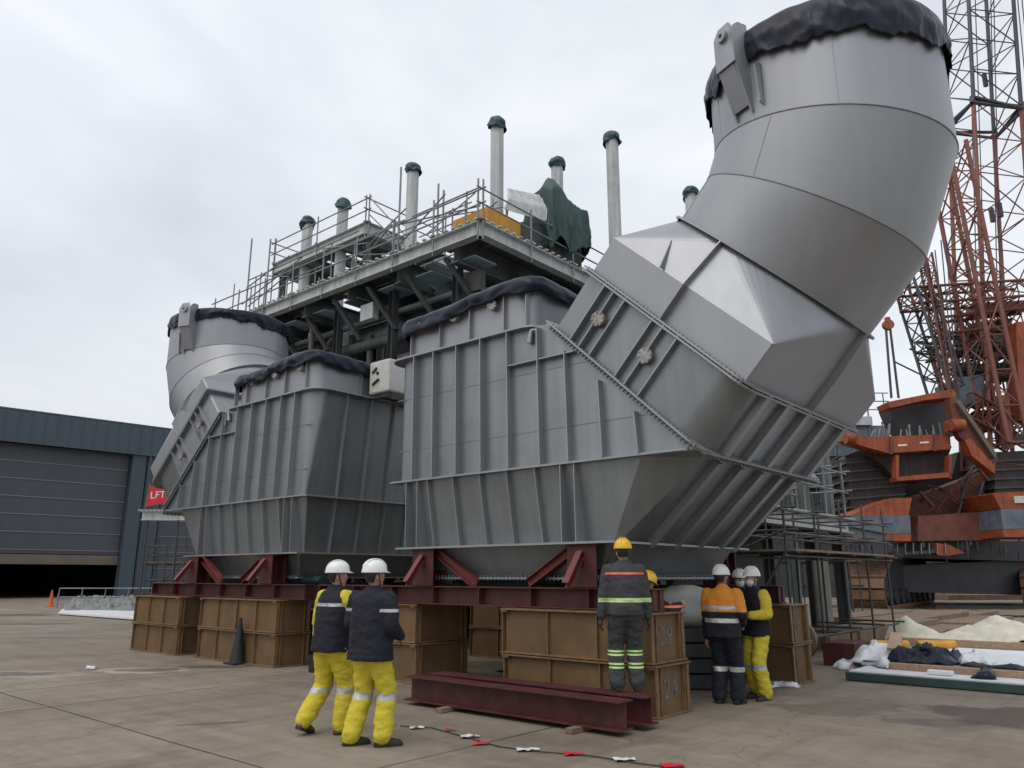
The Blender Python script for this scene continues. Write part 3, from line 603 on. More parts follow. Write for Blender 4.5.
for y, w1 in ((8.86, 'front'), (12.8, 'rear')):
    skid(-18.8, -12.6, y, w1+' dark red beam carrying the farther duct'); skid(-12.2 if y < 10 else -12.2, -5.15, y, w1+' dark red beam carrying the nearest duct')
    for x, lb, d in ((-16.9, 'left end of the farther duct', 1), (-13.95, 'right end of the farther duct', -1), (-9.38, 'left end of the nearest duct', 1), (-6.25, 'right end of the nearest duct', -1)):
        stand(x, y, 'dark red braced stand, '+w1+' row, under the '+lb, d)
# green sheet under the farther duct
def crumple(name, pts, m, label, cat, h=.15, seed=0, n=26, freq=2.2, group=None, kind=None):
    """crumpled sheet over a quad given by four corners, heaped up by noise"""
    a, b_, c, d = [Vector(p) for p in pts]; b = MB(); vs = []; fs = []
    for i in range(n+1):
        for j in range(n+1):
            u, v = i/n, j/n; p = a.lerp(b_, u).lerp(d.lerp(c, u), v); e = min(u, v, 1-u, 1-v)*6; e = min(1, e)
            q = p*freq+Vector((seed*5., seed*2., 0)); hh = h*e*(.55+.9*noise.noise(q)+.45*abs(noise.noise(q*2.7))+.2*noise.noise(q*6))
            p2 = p+Vector((.12*noise.noise(q*1.3+Vector((9, 0, 0))), .12*noise.noise(q*1.3+Vector((0, 9, 0))), max(hh, .0)+.005)); vs.append(p2)
    for i in range(n):
        for j in range(n): k = i*(n+1)+j; fs.append((k, k+1, k+n+2, k+n+1))
    b.add(vs, fs, True); o = b.build(name, m); sl = o.modifiers.new('thickness', 'SOLIDIFY'); sl.thickness = .008; sl.offset = 1
    return tag(o, label, cat, group, kind)
def heap(name, c, r, h, m, label, cat, seed=0, n=40, tag_=True, parent=None):
    c = Vector(c); loops = []
    for k in range(9):
        f = k/8; l = []
        for i in range(n):
            a = 2*math.pi*i/n; d = Vector((math.cos(a)*r[0], math.sin(a)*r[1], 0)); kk = 1+.25*noise.noise(d*1.5+Vector((seed, 0, 0)))
            rr = math.cos(f*math.pi/2*.98); q = c+d*rr*kk+UP*(h*math.sin(f*math.pi/2)); q += Vector((0, 0, 1))*h*.2*noise.noise(q*3+Vector((0, seed, 0)))*(f > 0)+d.normalized()*.06*noise.noise(q*6); q.z = max(q.z, c.z); l.append(q)
        loops.append(l)
    b = MB(); b.loft(loops, True); o = b.build(name, m, parent); return tag(o, label, cat) if tag_ else o
for x0, x1, lb in ((-18.2, -12.9, 'farther duct'), (-9.3, -6.2, 'nearest duct')):
    t = thing('green_sheet', 'green plastic sheet bunched on the skid beams under the '+lb, 'plastic sheet', ((x0+x1)/2, 10, 1.5))
    b = MB(); loops = []
    for i in range(40):
        x = x0+(x1-x0)*i/39; r = .09+.05*noise.noise(Vector((x*2, 1, 0)))+.03*noise.noise(Vector((x*6, 1, 0))); c = Vector((x, 9.35+.1*noise.noise(Vector((x, 3, 0))), 1.56))
        loops.append([c+Vector((0, math.cos(a)*r*1.4, math.sin(a)*r)) for a in [2*math.pi*j/10 for j in range(10)]])
    b.loft(loops, True); b.build('bunched_sheet', 'green_tarp', t)

# ------------------------------------------------------------ red beams lying on the ground
for i, (y, x0, x1, z, lb) in enumerate(((7.47, -8.2, -4.82, .05, 'front one of two red steel beams lying on timber blocks'), (7.93, -8.2, -4.78, .05, 'rear one of two red steel beams, the worker in grey stands on it'))):
    t = thing('steel_beam', lb, 'steel beam', ((x0+x1)/2, y, z), 0, 'loose red beams')
    b = MB(); b.ibeam((x0, y, z+.152), (x1, y, z+.152), .30, .28, tf=.018, tw=.012); b.build('beam', 'red', t, bevel=.002)
for i, (x, lb) in enumerate(((-7.35, 'left'), (-5.35, 'right'))):
    b = MB(); b.box((x-.05, 7.15, .003), (x+.05, 8.2, .058)); tag(b.build('timber_block', 'wood_old', bevel=.004), 'short timber block under the %s part of the red beams' % lb, 'timber block')

# ------------------------------------------------------------ barrier tape with flags
pts = [gp(400, 727), gp(432, 729), gp(465, 738), gp(500, 748), gp(540, 753), gp(590, 757), gp(640, 765), gp(700, 772)]
t = thing('barrier_tape', 'red and white flagged barrier string lying on the concrete in front', 'barrier tape', tuple(gp(500, 748)))
b = MB()
for p, q in zip(pts[:-1], pts[1:]): b.tube(p+UP*.012, q+UP*.012, .006, 6)
b.build('string', 'black', t)
def flag(c, m, s, sd):
    b = MB(); n = 6; vs = []; fs = []
    a = random.uniform(0, 3); ex = Vector((math.cos(RZ+.15*math.sin(a)), math.sin(RZ+.15*math.sin(a)), 0)); ey = Vector((-ex.y, ex.x, 0))
    for i in range(n+1):
        for j in range(n+1):
            u, v = i/n-.5, j/n-.5; p = c+ex*u*s+ey*v*s*.7*(1-.5*(i/n)); p.z = .012+.035*abs(noise.noise(p*14+Vector((sd, 0, 0)))); vs.append(p)
    for i in range(n):
        for j in range(n): k = i*(n+1)+j; fs.append((k, k+1, k+n+2, k+n+1))
    b.add(vs, fs, True); b.build('flag', m, t)
for px, py, m, s in ((451, 731, 'tapered', .13), (481, 745, 'tapered', .16), (574, 755, 'tapered', .2), (672, 767, 'tapered', .22), (417, 729, 'white_sheet', .16), (470, 738, 'white_sheet', .2), (528, 751, 'white_sheet', .22), (625, 761, 'white_sheet', .2), (395, 726, 'tapered', .05)):
    flag(gp(px, py), m, s, px)

# ------------------------------------------------------------ cones
def cone(loc, h, m, label, coll=None):
    t = thing('traffic_cone', label, 'traffic cone', loc, 0)
    b = MB(); b.box((-.19, -.19, .003), (.19, .19, .04)); b.build('base', m, t, False, bevel=.01)
    b = MB(); n = 20; L_ = []
    for f, r in ((0, .15), (.06, .14), (.95, .035), (1, .03)): L_.append([Vector((r*math.cos(2*math.pi*i/n), r*math.sin(2*math.pi*i/n), .04+f*(h-.04))) for i in range(n)])
    b.loft(L_, True); b.build('cone_body', m, t, False, autosm=True)
    return t
cone(tuple(gp(237, 664)), .85, 'black', 'black dirty traffic cone in front of the ochre blocks')
cc = cone(tuple(gp(50, 607)), .9, 'cone', 'orange traffic cone at the left end of the low rail fence')
# ------------------------------------------------------------ scaffold helpers
def scaffold_frame(name, label, pts_fn, nx, ny, levels, sx, sy, parentloc, ang=0, m='galv', boards=(), r=.03, over=.4, brace=True, jitter=.0, cat='scaffold', group=None):
    """tube and board scaffold; local x, y grid; levels = ledger heights; boards = heights that carry planks"""
    t = thing(name, label, cat, parentloc, ang, group); H = max(levels)+over
    for i in range(nx+1):
        for j in range(ny+1):
            b = MB(); hh = H+random.uniform(-.2, .6)*jitter; b.tube((i*sx, j*sy, 0.002), (i*sx, j*sy, hh), r, 6); b.build('standard', m, t, False)
    for z in levels:
        for j in range(ny+1): b = MB(); b.tube((-.25, j*sy+r*2, z), (nx*sx+.25, j*sy+r*2, z), r, 6); b.build('ledger', m, t, False)
        for i in range(nx+1): b = MB(); b.tube((i*sx+r*2, -.25, z-.06), (i*sx+r*2, ny*sy+.25, z-.06), r, 6); b.build('transom', m, t, False)
    if brace:
        for k in range(len(levels)-1):
            i = k % max(nx, 1); b = MB(); b.tube((i*sx, -r*2, levels[k]), ((i+1)*sx, -r*2, levels[k+1]), r, 6); b.build('brace', m, t, False)
    for z in boards:
        b = MB(); n = max(2, int(sy*ny/.25))
        for q in range(n): y0 = q*sy*ny/n; b.box((-.2, y0, z+.03), (nx*sx+.2, y0+sy*ny/n-.02, z+.075))
        b.build('planks', 'wood_old', t, False)
    return t

# ------------------------------------------------------------ the big process module behind the ducts
def module():
    t = thing('process_module', 'huge grey steel process module with a wide deck behind both ducts', 'industrial structure', (-27, 24, 0))
    X1 = -16.0; X0 = -33.0; Y0 = 17.0; Y1 = 33.0; Z = 12.72
    b = MB()
    for (p, q) in (((X0, Y0, Z), (X1, Y0, Z)), ((X1, Y0, Z), (X1, Y1, Z)), ((X0, Y1, Z), (X1, Y1, Z)), ((X0, Y0, Z), (X0, Y1, Z))): b.ibeam(p, q, .5, .34, tf=.03, tw=.02)
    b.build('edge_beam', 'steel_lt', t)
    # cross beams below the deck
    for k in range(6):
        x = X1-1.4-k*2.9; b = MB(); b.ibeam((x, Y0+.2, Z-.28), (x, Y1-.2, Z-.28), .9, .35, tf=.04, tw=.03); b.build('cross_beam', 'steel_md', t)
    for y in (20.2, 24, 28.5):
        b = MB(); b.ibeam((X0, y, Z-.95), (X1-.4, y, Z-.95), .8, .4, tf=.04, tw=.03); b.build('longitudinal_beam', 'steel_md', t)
    # deck plates with open bays
    rnd = random.Random(3); b = MB()
    xs = [X1-.2-i*1.45 for i in range(12)]; ys = [17.2, 18.6, 20.0, 21.6, 23.2, 26, 29, 32.8]
    for i in range(len(xs)-1):
        for j in range(len(ys)-1):
            if j < 4 and rnd.random() < .30 and j != 0: continue
            if (i, j) in ((1, 0), (2, 0), (5, 0), (9, 0), (13, 0)): continue
            b.box((xs[i+1]+.01, ys[j]+.01, Z+.26), (xs[i]-.01, ys[j+1]-.01, Z+.28))
    b.build('deck_plate', 'steel_md', t)
    b = MB(); x = X0
    while x < X1: b.box((x, Y0-.22, Z+.285), (x+.12, Y0+.5, Z+.34)); x += .36
    y = Y0
    while y < Y1: b.box((X1-.5, y, Z+.285), (X1+.22, y+.12, Z+.34)); y += .36
    b.build('grating_edge', 'grate', t)
    for k, (x, y) in enumerate([(X1-2.5-6.0*i, yy) for i in range(3) for yy in (20.2, 28.5)]):
        b = MB(); b.ibeam((x, y, 0), (x, y, Z-1.36), .5, .45, (1, 0, 0), .03, .025); b.build('column', 'steel_md', t)
    # casings, ducts and vessels below the deck
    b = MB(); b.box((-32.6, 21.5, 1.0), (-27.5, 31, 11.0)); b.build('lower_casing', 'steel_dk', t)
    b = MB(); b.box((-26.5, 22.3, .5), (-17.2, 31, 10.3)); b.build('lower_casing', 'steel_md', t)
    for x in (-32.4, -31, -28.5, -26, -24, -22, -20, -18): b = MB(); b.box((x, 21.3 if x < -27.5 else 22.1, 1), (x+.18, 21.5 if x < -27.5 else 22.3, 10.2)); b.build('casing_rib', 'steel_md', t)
    for (x, r, y, z0, z1) in ((-23.5, .7, 20.9, 2, 11.3), (-27, .45, 20.5, 2, 11.6), (-19.6, .5, 20.7, 4, 11.5), (-30.5, .8, 20.3, 3, 11.2)):
        b = MB(); b.tube((x, y, z0), (x, y, z1), r, 20); b.build('vessel', 'steel_dk' if r > .6 else 'steel_md', t)
    for (y, z, r) in ((18.6, 10.6, .22), (19.0, 9.7, .3), (18.4, 8.4, .18), (19.1, 7.2, .25), (18.5, 6.0, .2), (18.2, 11.4, .12)):
        b = MB(); b.tube((X0+1, y, z), (X1-1.5, y, z), r, 12); b.build('pipe', 'steel_md', t)
    for z in (8.9, 5.2, 2.6):
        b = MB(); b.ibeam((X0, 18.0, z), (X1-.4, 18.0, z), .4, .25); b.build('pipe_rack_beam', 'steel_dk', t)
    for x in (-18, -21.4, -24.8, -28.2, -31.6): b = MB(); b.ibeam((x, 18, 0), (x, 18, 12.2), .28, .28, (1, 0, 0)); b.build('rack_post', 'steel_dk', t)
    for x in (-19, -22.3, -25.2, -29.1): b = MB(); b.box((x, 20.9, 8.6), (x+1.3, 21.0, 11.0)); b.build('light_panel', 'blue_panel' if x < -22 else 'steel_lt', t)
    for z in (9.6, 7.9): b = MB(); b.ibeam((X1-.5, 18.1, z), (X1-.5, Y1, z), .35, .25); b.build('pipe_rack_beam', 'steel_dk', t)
    # curved exhaust stubs at the right corner
    b = MB(); b.tube((-17.4, 19.4, 9.9), (-18.8, 19.0, 12.2), .35, 14, .5); b.build('curved_pipe', 'steel_dk', t)
    # upper deck
    UX0, UX1, UY0, UY1, UZ = -32.4, -25.2, 19.5, 27.5, 16.5; b = MB()
    for (p, q) in (((UX0, UY0, UZ), (UX1, UY0, UZ)), ((UX1, UY0, UZ), (UX1, UY1, UZ)), ((UX0, UY1, UZ), (UX1, UY1, UZ)), ((UX0, UY0, UZ), (UX0, UY1, UZ))): b.ibeam(p, q, .55, .3, tf=.03, tw=.02)
    b.build('upper_edge_beam', 'steel_lt', t)
    for k in range(5): x = UX0+.9+k*1.4; b = MB(); b.ibeam((x, UY0+.16, UZ-.1), (x, UY1-.16, UZ-.1), .45, .22); b.build('upper_cross_beam', 'steel_md', t)
    b = MB(); rnd = random.Random(5)
    for i in range(8):
        for j in range(6):
            if rnd.random() < .45: continue
            x = UX0+.1+i*.875; y = UY0+.2+j*1.3; b.box((x, y, UZ+.285), (x+.86, y+1.28, UZ+.31))
    b.build('upper_deck_plate', 'steel_md', t)
    for x, y in ((UX0+.3, UY0+.3), (UX1-.3, UY0+.3), (UX0+.3, UY1-.3), (UX1-.3, UY1-.3)): b = MB(); b.ibeam((x, y, Z+.3), (x, y, UZ-.28), .25, .25, (1, 0, 0)); b.build('upper_column', 'steel_md', t)
    # machinery on the main deck
    for (x, y, sx, sy, sz) in ((-29.5, 23, 3, 2.2, 1.6), (-23.5, 22.5, 1.6, 1.4, 1.2), (-20.5, 22.8, 2.2, 1.5, .9), (-14.6, 0, 0, 0, 0)):
        if sx: b = MB(); b.box((x, y, Z+.3), (x+sx, y+sy, Z+.3+sz)); b.tube((x+sx/2, y+.2, Z+.3+sz), (x+sx/2, y+.2, Z+.7+sz), .3, 14); b.build('deck_machine', 'steel_dk', t, bevel=.05)
    # far gallery behind the tarpaulins
    b = MB(); b.ibeam((-16.5, 26, 15.6), (-16.5, 36, 15.6), .6, .3); b.build('rear_gallery_beam', 'steel_lt', t)
    # guard rails of tube
    def rail(p, q, hs=(.5, 1.05), step=2.1, over=.15, m='galv', extra=None):
        p, q = Vector(p), Vector(q); n = max(1, int((q-p).length/step))
        for k in range(n+1):
            c = p.lerp(q, k/n); b = MB(); b.tube(c-UP*.75, c+UP*(max(hs)+over+random.uniform(0, .25)), .035, 6); b.box(c-Vector((.07, .07, .05)), c+Vector((.07, .07, .03))); b.build('rail_post', m, t)
        d = (q-p).normalized()
        for h in hs: b = MB(); b.tube(p-d*.3+UP*(h+random.uniform(-.03, .03)), q+d*.35+UP*(h+random.uniform(-.05, .05)), .03, 6); b.build('guard_rail', m, t)
    rail((X0, Y0-.12, Z+.35), (X1, Y0-.12, Z+.35)); rail((X1+.12, Y0, Z+.35), (X1+.12, 27, Z+.35))
    rail((UX0, UY0-.1, UZ+.3), (UX1, UY0-.1, UZ+.3), (.55, 1.1), 3.4); rail((UX1+.1, UY0, UZ+.3), (UX1+.1, UY1, UZ+.3), (.55, 1.1))
    rail((UX0-.1, UY0, UZ+.3), (UX0-.1, UY1, UZ+.3), (.55, 1.1))
    for (x, y, z0, z1) in ((-30.4, 17, 13.1, 16.7), (-28.8, 17, 12.6, 16.2), (-20.1, 17, 12.6, 16.5), (-18.4, 17.6, 13, 15.2), (-19.0, 17.9, 13, 15.8)):
        b = MB(); b.tube((x, y, z0), (x, y, z1), .04, 6); b.build('loose_pole', 'galv', t)
    for p, q in (((-30.5, 17, 14.3), (-27.5, 17.2, 15.1)), ((-20.3, 17, 13.2), (-18, 17.3, 14.8)), ((-25, 19.4, 17.9), (-22.3, 19.4, 15.1)), ((-25, 19.4, 17.1), (-22.0, 19.4, 14.2)), ((-22.4, 17, 13.2), (-20.5, 17, 14.3)), ((-30.8, 17, 13.6), (-26.2, 17, 14.6))):
        b = MB(); b.tube(p, q, .03, 6); b.build('rail_brace', 'galv', t)
module()
def clutter():
    t = thing('deck_scaffold', 'tangle of scaffold tubes and planks standing on the module deck', 'scaffold', (-24, 17.6, 13.05)); rnd = random.Random(21)
    for i in range(34):
        x = rnd.uniform(-32.5, -16.6); y = rnd.choice([17.25, 18.4, 19.2]); h = rnd.uniform(.9, 2.1); b = MB(); b.tube((x, y, 12.9), (x+rnd.uniform(-.05, .05), y, 13+h), .03, 6); b.build('standard', 'galv', t)
    for i in range(22):
        x = rnd.uniform(-32, -19); y = rnd.choice([17.2, 18.35, 19.15]); z = 13+rnd.choice([.5, .95, 1.4, 1.8]); l = rnd.uniform(1.8, 5); dz = rnd.choice([0, 0, 0, .9, -.7]); b = MB(); b.tube((x, y, z), (min(x+l, -16.2), y, z+dz), .028, 6); b.build('ledger', 'galv', t)
    for i in range(9):
        x = -31.5+i*1.6; b = MB(); b.box((x, 17.5, 13.05), (x+1.3, 18.3, 13.1)); b.build('planks', 'wood_old', t)
    t = thing('hanging_pipework', 'dark pipework and brackets hanging under the module deck between the ducts', 'pipework', (-24, 18, 9))
    for i in range(60):
        x = rnd.uniform(-31, -17); y = rnd.uniform(17.4, 19.4); z = rnd.uniform(5.5, 11.8); d = rnd.choice([Vector((1, 0, 0)), Vector((0, 0, 1)), Vector((0, 1, 0)), Vector((.7, 0, .7))])*rnd.uniform(.5, 2.2)
        b = MB(); m_ = rnd.choice(['steel_md', 'steel_dk', 'galv_dk', 'steel_lt', 'brown_trim'])
        if rnd.random() < .6: b.tube((x, y, z), Vector((x, y, z))+d, rnd.uniform(.04, .16), 10); b.build('pipe', m_, t)
        else: b.box((x, y, z), (x+rnd.uniform(.2, 1.1), y+.3, z+rnd.uniform(.2, .9))); b.build('bracket_box', m_, t)
    for i in range(7):
        x = -30.5+i*2.1; b = MB(); b.bar((x, 17.3, 12.3), (x+.9, 18.0, 10.6), Vector((.09, 0, 0)), Vector((0, .09, 0))); b.build('knee_brace', 'steel_dk', t)
        b = MB(); b.box((x+.2, 17.6, 12.2), (x+1.1, 18.7, 12.25)); b.build('underside_panel', 'blue_panel', t)
clutter()
# vent stacks
for x, y, zt, z0, lb in ((-30.55, 20, 18.85, 13.0, 'leftmost short vent stack'), (-27.72, 20, 18.9, 13.0, 'second short vent stack from the left'), (-22.85, 20, 18.95, 13.0, 'vent stack standing alone right of the upper deck'),
                     (-17.97, 20, 19.1, 13.0, 'tall vent stack behind the yellow beam'), (-18.08, 24, 19.15, 13.0, 'vent stack half hidden by the green tarpaulin'), (-15.25, 24, 19.2, 13.0, 'tallest looking vent stack right of the green tarpaulin'), (-14.5, 29.2, 18.6, 12.5, 'short vent stack just left of the big elbow pipe')):
    t = thing('vent_stack', 'grey '+lb+' with a tied teal cap', 'vent pipe', (x, y, z0), 0, 'grey vent stacks with teal caps')
    b = MB(); b.tube((x, y, z0), (x, y, zt-.1), .255, 28); b.tube((x, y, z0), (x, y, z0+.08), .42, 28); b.build('pipe', 'steel_lt', t)
    d = drape('cap_cover', rimcirc(Vector((x, y)), .27, .27), 'teal_cover', None, None, seed=x, z0=zt, skirt=.42, dome=.12, n=60, wr=.10)
    d.parent = t
    for v in d.data.vertices: v.co -= Vector((x, y, z0))
    if not (x < -16.0): 
        b = MB(); b.ibeam((x, y, 0), (x, y, z0-.02), .5, .5, (1, 0, 0)); b.build('support_column', 'steel_md', t)
# yellow beam on deck
t = thing('spreader_beam', 'orange yellow box beam lying on the deck corner', 'steel beam', (-17, 18.2, 13.03))
b = MB(); b.box((-16.75, 17.7, 13.07), (-16.35, 21.4, 13.95)); b.build('beam', 'yellow_beam', t, bevel=.03)
b = MB(); b.box((-16.5, 17.62, 13.1), (-17.9, 17.9, 13.85)); b.build('end_plate', 'yellow_beam', t)
# tarpaulins hung over deck equipment
drape('hung_tarpaulin', rimrect(-17.2, -15.85, 20.75, 23.1, .15), 'green_tarp', 'dark green tarpaulin draped over equipment on the deck edge', 'tarpaulin', seed=6, z0=15.55, dome=.15, skirt=2.1, nsk=22, n=200, hem=.15, wr=.12, peaks=[(-16.3, 21.2, .5, .75)])
t = thing('ribbed_cover', 'pale ribbed sheet leaning left of the green tarpaulin on the deck', 'cover sheet', (-16, 19.8, 13.1)); b = MB(); vs = []; fs = []; n = 44
for i in range(n+1):
    u = i/n; p = Vector((-16.5, 18.7, 14.25)).lerp(Vector((-15.95, 20.9, 14.35)), u); q = Vector((-16.9, 19.4, 15.5)).lerp(Vector((-16.3, 21.1, 15.6)), u); o_ = Vector((.035 if i % 2 else -.035, 0, 0)); vs += [p+o_, p.lerp(q, .5)+o_+Vector((.12, 0, -.03)), q+o_]
for i in range(n): fs += [(3*i, 3*i+1, 3*i+4, 3*i+3), (3*i+1, 3*i+2, 3*i+5, 3*i+4)]
b.add(vs, fs); b.build('ribbed_sheet', 'steel_lt', t)
b = MB(); b.tube((-16.5, 18.9, 13.05), (-16.6, 19.0, 14.6), .04, 6); b.tube((-16.3, 20.7, 13.05), (-16.4, 20.8, 15.3), .04, 6); b.build('prop', 'galv', t)
t = thing('deck_bin', 'dark equipment bin under the green tarpaulin on the deck edge', 'equipment box', (-16.9, 21.3, 13.0)); b = MB(); b.loft([[Vector((-17.6, 19.5, 13.05)), Vector((-16.2, 19.5, 13.05)), Vector((-16.2, 23, 13.05)), Vector((-17.6, 23, 13.05))], [Vector((-17.6, 19.5, 14.0)), Vector((-16.3, 19.5, 14.0)), Vector((-16.1, 22.9, 14.9)), Vector((-17.6, 22.9, 14.9))]]); b.build('bin', 'steel_dk', t)
crumple('netting', [(-14.6, 26, 14.2), (-13.2, 26, 14.0), (-12.6, 31, 14.6), (-14.4, 31, 15.2)], 'steel_lt', 'heap of pale netting left of the big elbow pipe', 'netting', .9, 3)
t = thing('rear_gallery', 'grey gallery behind the netting, left of the big elbow', 'gallery', (-13.5, 28, 0)); b = MB(); b.box((-14.8, 25.8, 13.4), (-12.4, 33, 14.0)); b.build('gallery_deck', 'steel_lt', t)
for x, y in ((-14.6, 26), (-12.6, 26), (-14.6, 32.8), (-12.6, 32.8)): b = MB(); b.ibeam((x, y, 0), (x, y, 13.39), .3, .3, (1, 0, 0)); b.build('gallery_post', 'steel_md', t)

# ------------------------------------------------------------ people
def remesh_build(mb, name, m, parent, vox, smooth=4, wr=0., wf=8., seed=0):
    o = mb.build(name+'_raw', m, parent, False); 
    md = o.modifiers.new('r', 'REMESH'); md.mode = 'VOXEL'; md.voxel_size = vox; md.use_smooth_shade = True
    s = o.modifiers.new('s', 'SMOOTH'); s.iterations = smooth; s.factor = .5
    dg = bpy.context.evaluated_depsgraph_get(); dg.update(); me = bpy.data.meshes.new_from_object(o.evaluated_get(dg)); me.name = name
    old = o.data; bpy.data.objects.remove(o); bpy.data.meshes.remove(old)
    if wr:
        for v in me.vertices:
            q = v.co*wf+Vector((seed*3.7, seed, 0)); q.z *= 1.6
            v.co += v.normal*wr*(noise.noise(q)+.5*noise.noise(q*2.3))
    for p in me.polygons: p.use_smooth = True
    ob = bpy.data.objects.new(name, me); COL.objects.link(ob); ob.parent = parent; return ob
def bands(o, planes, m):
    """planes: list of (z0, z1, test) ; faces between get the material m"""
    bm = bmesh.new(); bm.from_mesh(o.data)
    for z0, z1, m_, test in planes:
        for z in (z0, z1):
            bmesh.ops.bisect_plane(bm, geom=bm.verts[:]+bm.edges[:]+bm.faces[:], plane_co=(0, 0, z), plane_no=(0, 0, 1), dist=1e-5)
    idx = {}
    for z0, z1, m_, test in planes:
        if m_ not in idx: o.data.materials.append(M[m_]); idx[m_] = len(o.data.materials)-1
        for f in bm.faces:
            c = f.calc_center_median()
            if z0 < c.z < z1 and test(c): f.material_index = idx[m_]
    bm.to_mesh(o.data); bm.free()
def paint(o, m_, test):
    o.data.materials.append(M[m_]); k = len(o.data.materials)-1
    for p in o.data.polygons:
        if test(p.center): p.material_index = k
def ball(mb, c, r, n=12, sc_=(1, 1, 1)):
    c = Vector(c); L_ = []
    for i in range(1, n): a = math.pi*i/n; L_.append([c+Vector((r*sc_[0]*math.sin(a)*math.cos(2*math.pi*j/n), r*sc_[1]*math.sin(a)*math.sin(2*math.pi*j/n), r*sc_[2]*math.cos(a))) for j in range(n)])
    mb.loft(L_, True)
def limb(mb, pts, rs, n=12):
    for (p, r0), (q, r1) in zip(list(zip(pts, rs))[:-1], list(zip(pts, rs))[1:]): mb.tube(p, q, r0, n, r1)
    for p, r in zip(pts, rs): ball(mb, p, r*.995, 10)
def torso(mb, secs, n=20, lean=None):
    L_ = []
    for z, hw, hd, cx, cy in secs:
        L_.append([Vector((cx+hw*math.copysign(abs(math.cos(a))**.8, math.cos(a)), cy+hd*math.copysign(abs(math.sin(a))**.85, math.sin(a)), z)) for a in [2*math.pi*i/n for i in range(n)]])
    mb.loft(L_, True)
def ik(a, c, l1, l2, bend):
    a, c = Vector(a), Vector(c); d = c-a; L_ = min(d.length, (l1+l2)*.999); dn = d.normalized()
    x = (l1*l1-l2*l2+L_*L_)/(2*L_); h = math.sqrt(max(l1*l1-x*x, 1e-6)); b = Vector(bend); b = (b-dn*b.dot(dn)).normalized(); return a+dn*x+b*h
def person(label, loc, facing, feet, hands, H=1.75, lean=(0, 0), head_yaw=0, head_pitch=0, top='navy', legs='hi_yellow', boots='boot_bk', helmet='helmet_w',
           sleeves=None, jbands=(), lbands=(.34, .40), coat=.80, lb_m='reflect', mask=False, seed=0, gloves=None, hood=False, wide=1., group=None, panel=None, chin=True):
    ang = math.atan2(-facing.x, facing.y); k = H/1.75
    t = thing('person', label, 'person', tuple(loc), ang, group)
    V = lambda x, y, z: Vector((x*k, y*k, z*k))
    lx, ly = lean
    hipz = .90; hip = [V(-.09, 0, hipz), V(.09, 0, hipz)]
    sh = [V(-.185*wide+lx, ly, 1.42), V(.185*wide+lx, ly, 1.42)]
    ank = []; 
    for s, f in enumerate(feet): ank.append(V(f[0], f[1], .085+f[2]))
    knee = [ik(hip[i], ank[i], .43*k, .42*k, (0.05*(-1 if i == 0 else 1), 1, 0)) for i in (0, 1)]
    hd = [V(*h) for h in hands]; elb = [ik(sh[i], hd[i], .29*k, .27*k, (-.5 if i == 0 else .5, -.9, -.3)) for i in (0, 1)]
    wr_ = hd
    hc = V(lx*1.2, ly*1.2+.02, 1.615)
    # body (skin)
    b = MB(); torso(b, [(.86*k, .14*k, .09*k, 0, 0), (1.0*k, .13*k, .08*k, 0, 0), (1.3*k, .155*k, .09*k, lx*k*.8, ly*k*.8), (1.42*k, .12*k, .07*k, lx*k, ly*k)])
    b.tube(V(lx, ly, 1.38), hc-UP*.03, .056*k, 12, .05*k)
    for i in (0, 1):
        limb(b, [hip[i], knee[i], ank[i]], [.075*k, .05*k, .035*k]); limb(b, [sh[i], elb[i], wr_[i]], [.045*k, .037*k, .026*k])
        # hand with five fingers
        d = (wr_[i]-elb[i]).normalized(); side = Vector((1 if i else -1, 0, 0)); side = (side-d*side.dot(d)).normalized(); fw = d.cross(side)
        if fw.y < 0: fw = -fw
        pc = wr_[i]+d*.045*k; limb(b, [wr_[i], pc+d*.03*k+fw*.018*k], [.026*k, .03*k], 8); limb(b, [wr_[i], pc+d*.03*k-fw*.018*k], [.024*k, .028*k], 8)
        for j, ln in enumerate((.075, .085, .08, .062)):
            r0 = pc+d*.035*k+fw*(.03-.02*j)*k; r1 = r0+d*ln*.5*k-side*.012*k; r2 = r1+d*ln*.35*k-side*.03*k; limb(b, [r0, r1, r2], [.0105*k, .0095*k, .008*k], 6)
        r0 = pc+fw*.03*k-d*.01*k; limb(b, [r0, r0+fw*.03*k+d*.025*k, r0+fw*.035*k+d*.055*k-side*.012*k], [.012*k, .011*k, .009*k], 6)
    # head
    Rm = Matrix.Rotation(head_yaw, 4, 'Z') @ Matrix.Rotation(head_pitch, 4, 'X')
    hp_ = lambda x, y, z: hc+Rm @ Vector((x*k, y*k, z*k))
    L_ = []
    for z, hw, f, bk in ((-.115, .03, .075, -.0), (-.105, .045, .088, -.035), (-.07, .062, .092, -.065), (-.03, .071, .092, -.085), (.01, .075, .09, -.095), (.05, .077, .092, -.1), (.085, .07, .08, -.09), (.11, .045, .05, -.06), (.12, .015, .015, -.02)):
        cy = (f+bk)/2; rd = (f-bk)/2; L_.append([hp_(hw*math.cos(a), cy+rd*math.sin(a), z) for a in [2*math.pi*i/20 for i in range(20)]])
    b.loft(L_, True); b.prism([hp_(-.013, .085, -.035), hp_(.013, .085, -.035), hp_(.006, .088, .015), hp_(-.006, .088, .015)], hp_(0, .022, -.008)-hp_(0, 0, 0))
    for s in (-1, 1): ball(b, hp_(s*.078, -.005, -.015), .02*k, 8, (.5, 1, 1.5))
    body = remesh_build(b, 'body', 'skin', t, .0085, 2)
    if gloves: paint(body, gloves, lambda c: min((c-hd[0]).length, (c-hd[1]).length) < .17*k and c.z < 1.2*k)
    # eyes, mouth
    b = MB()
    for s in (-1, 1): ball(b, hp_(s*.031, .082, .01), .0125*k, 8)
    b.build('eyes', 'white', t, False)
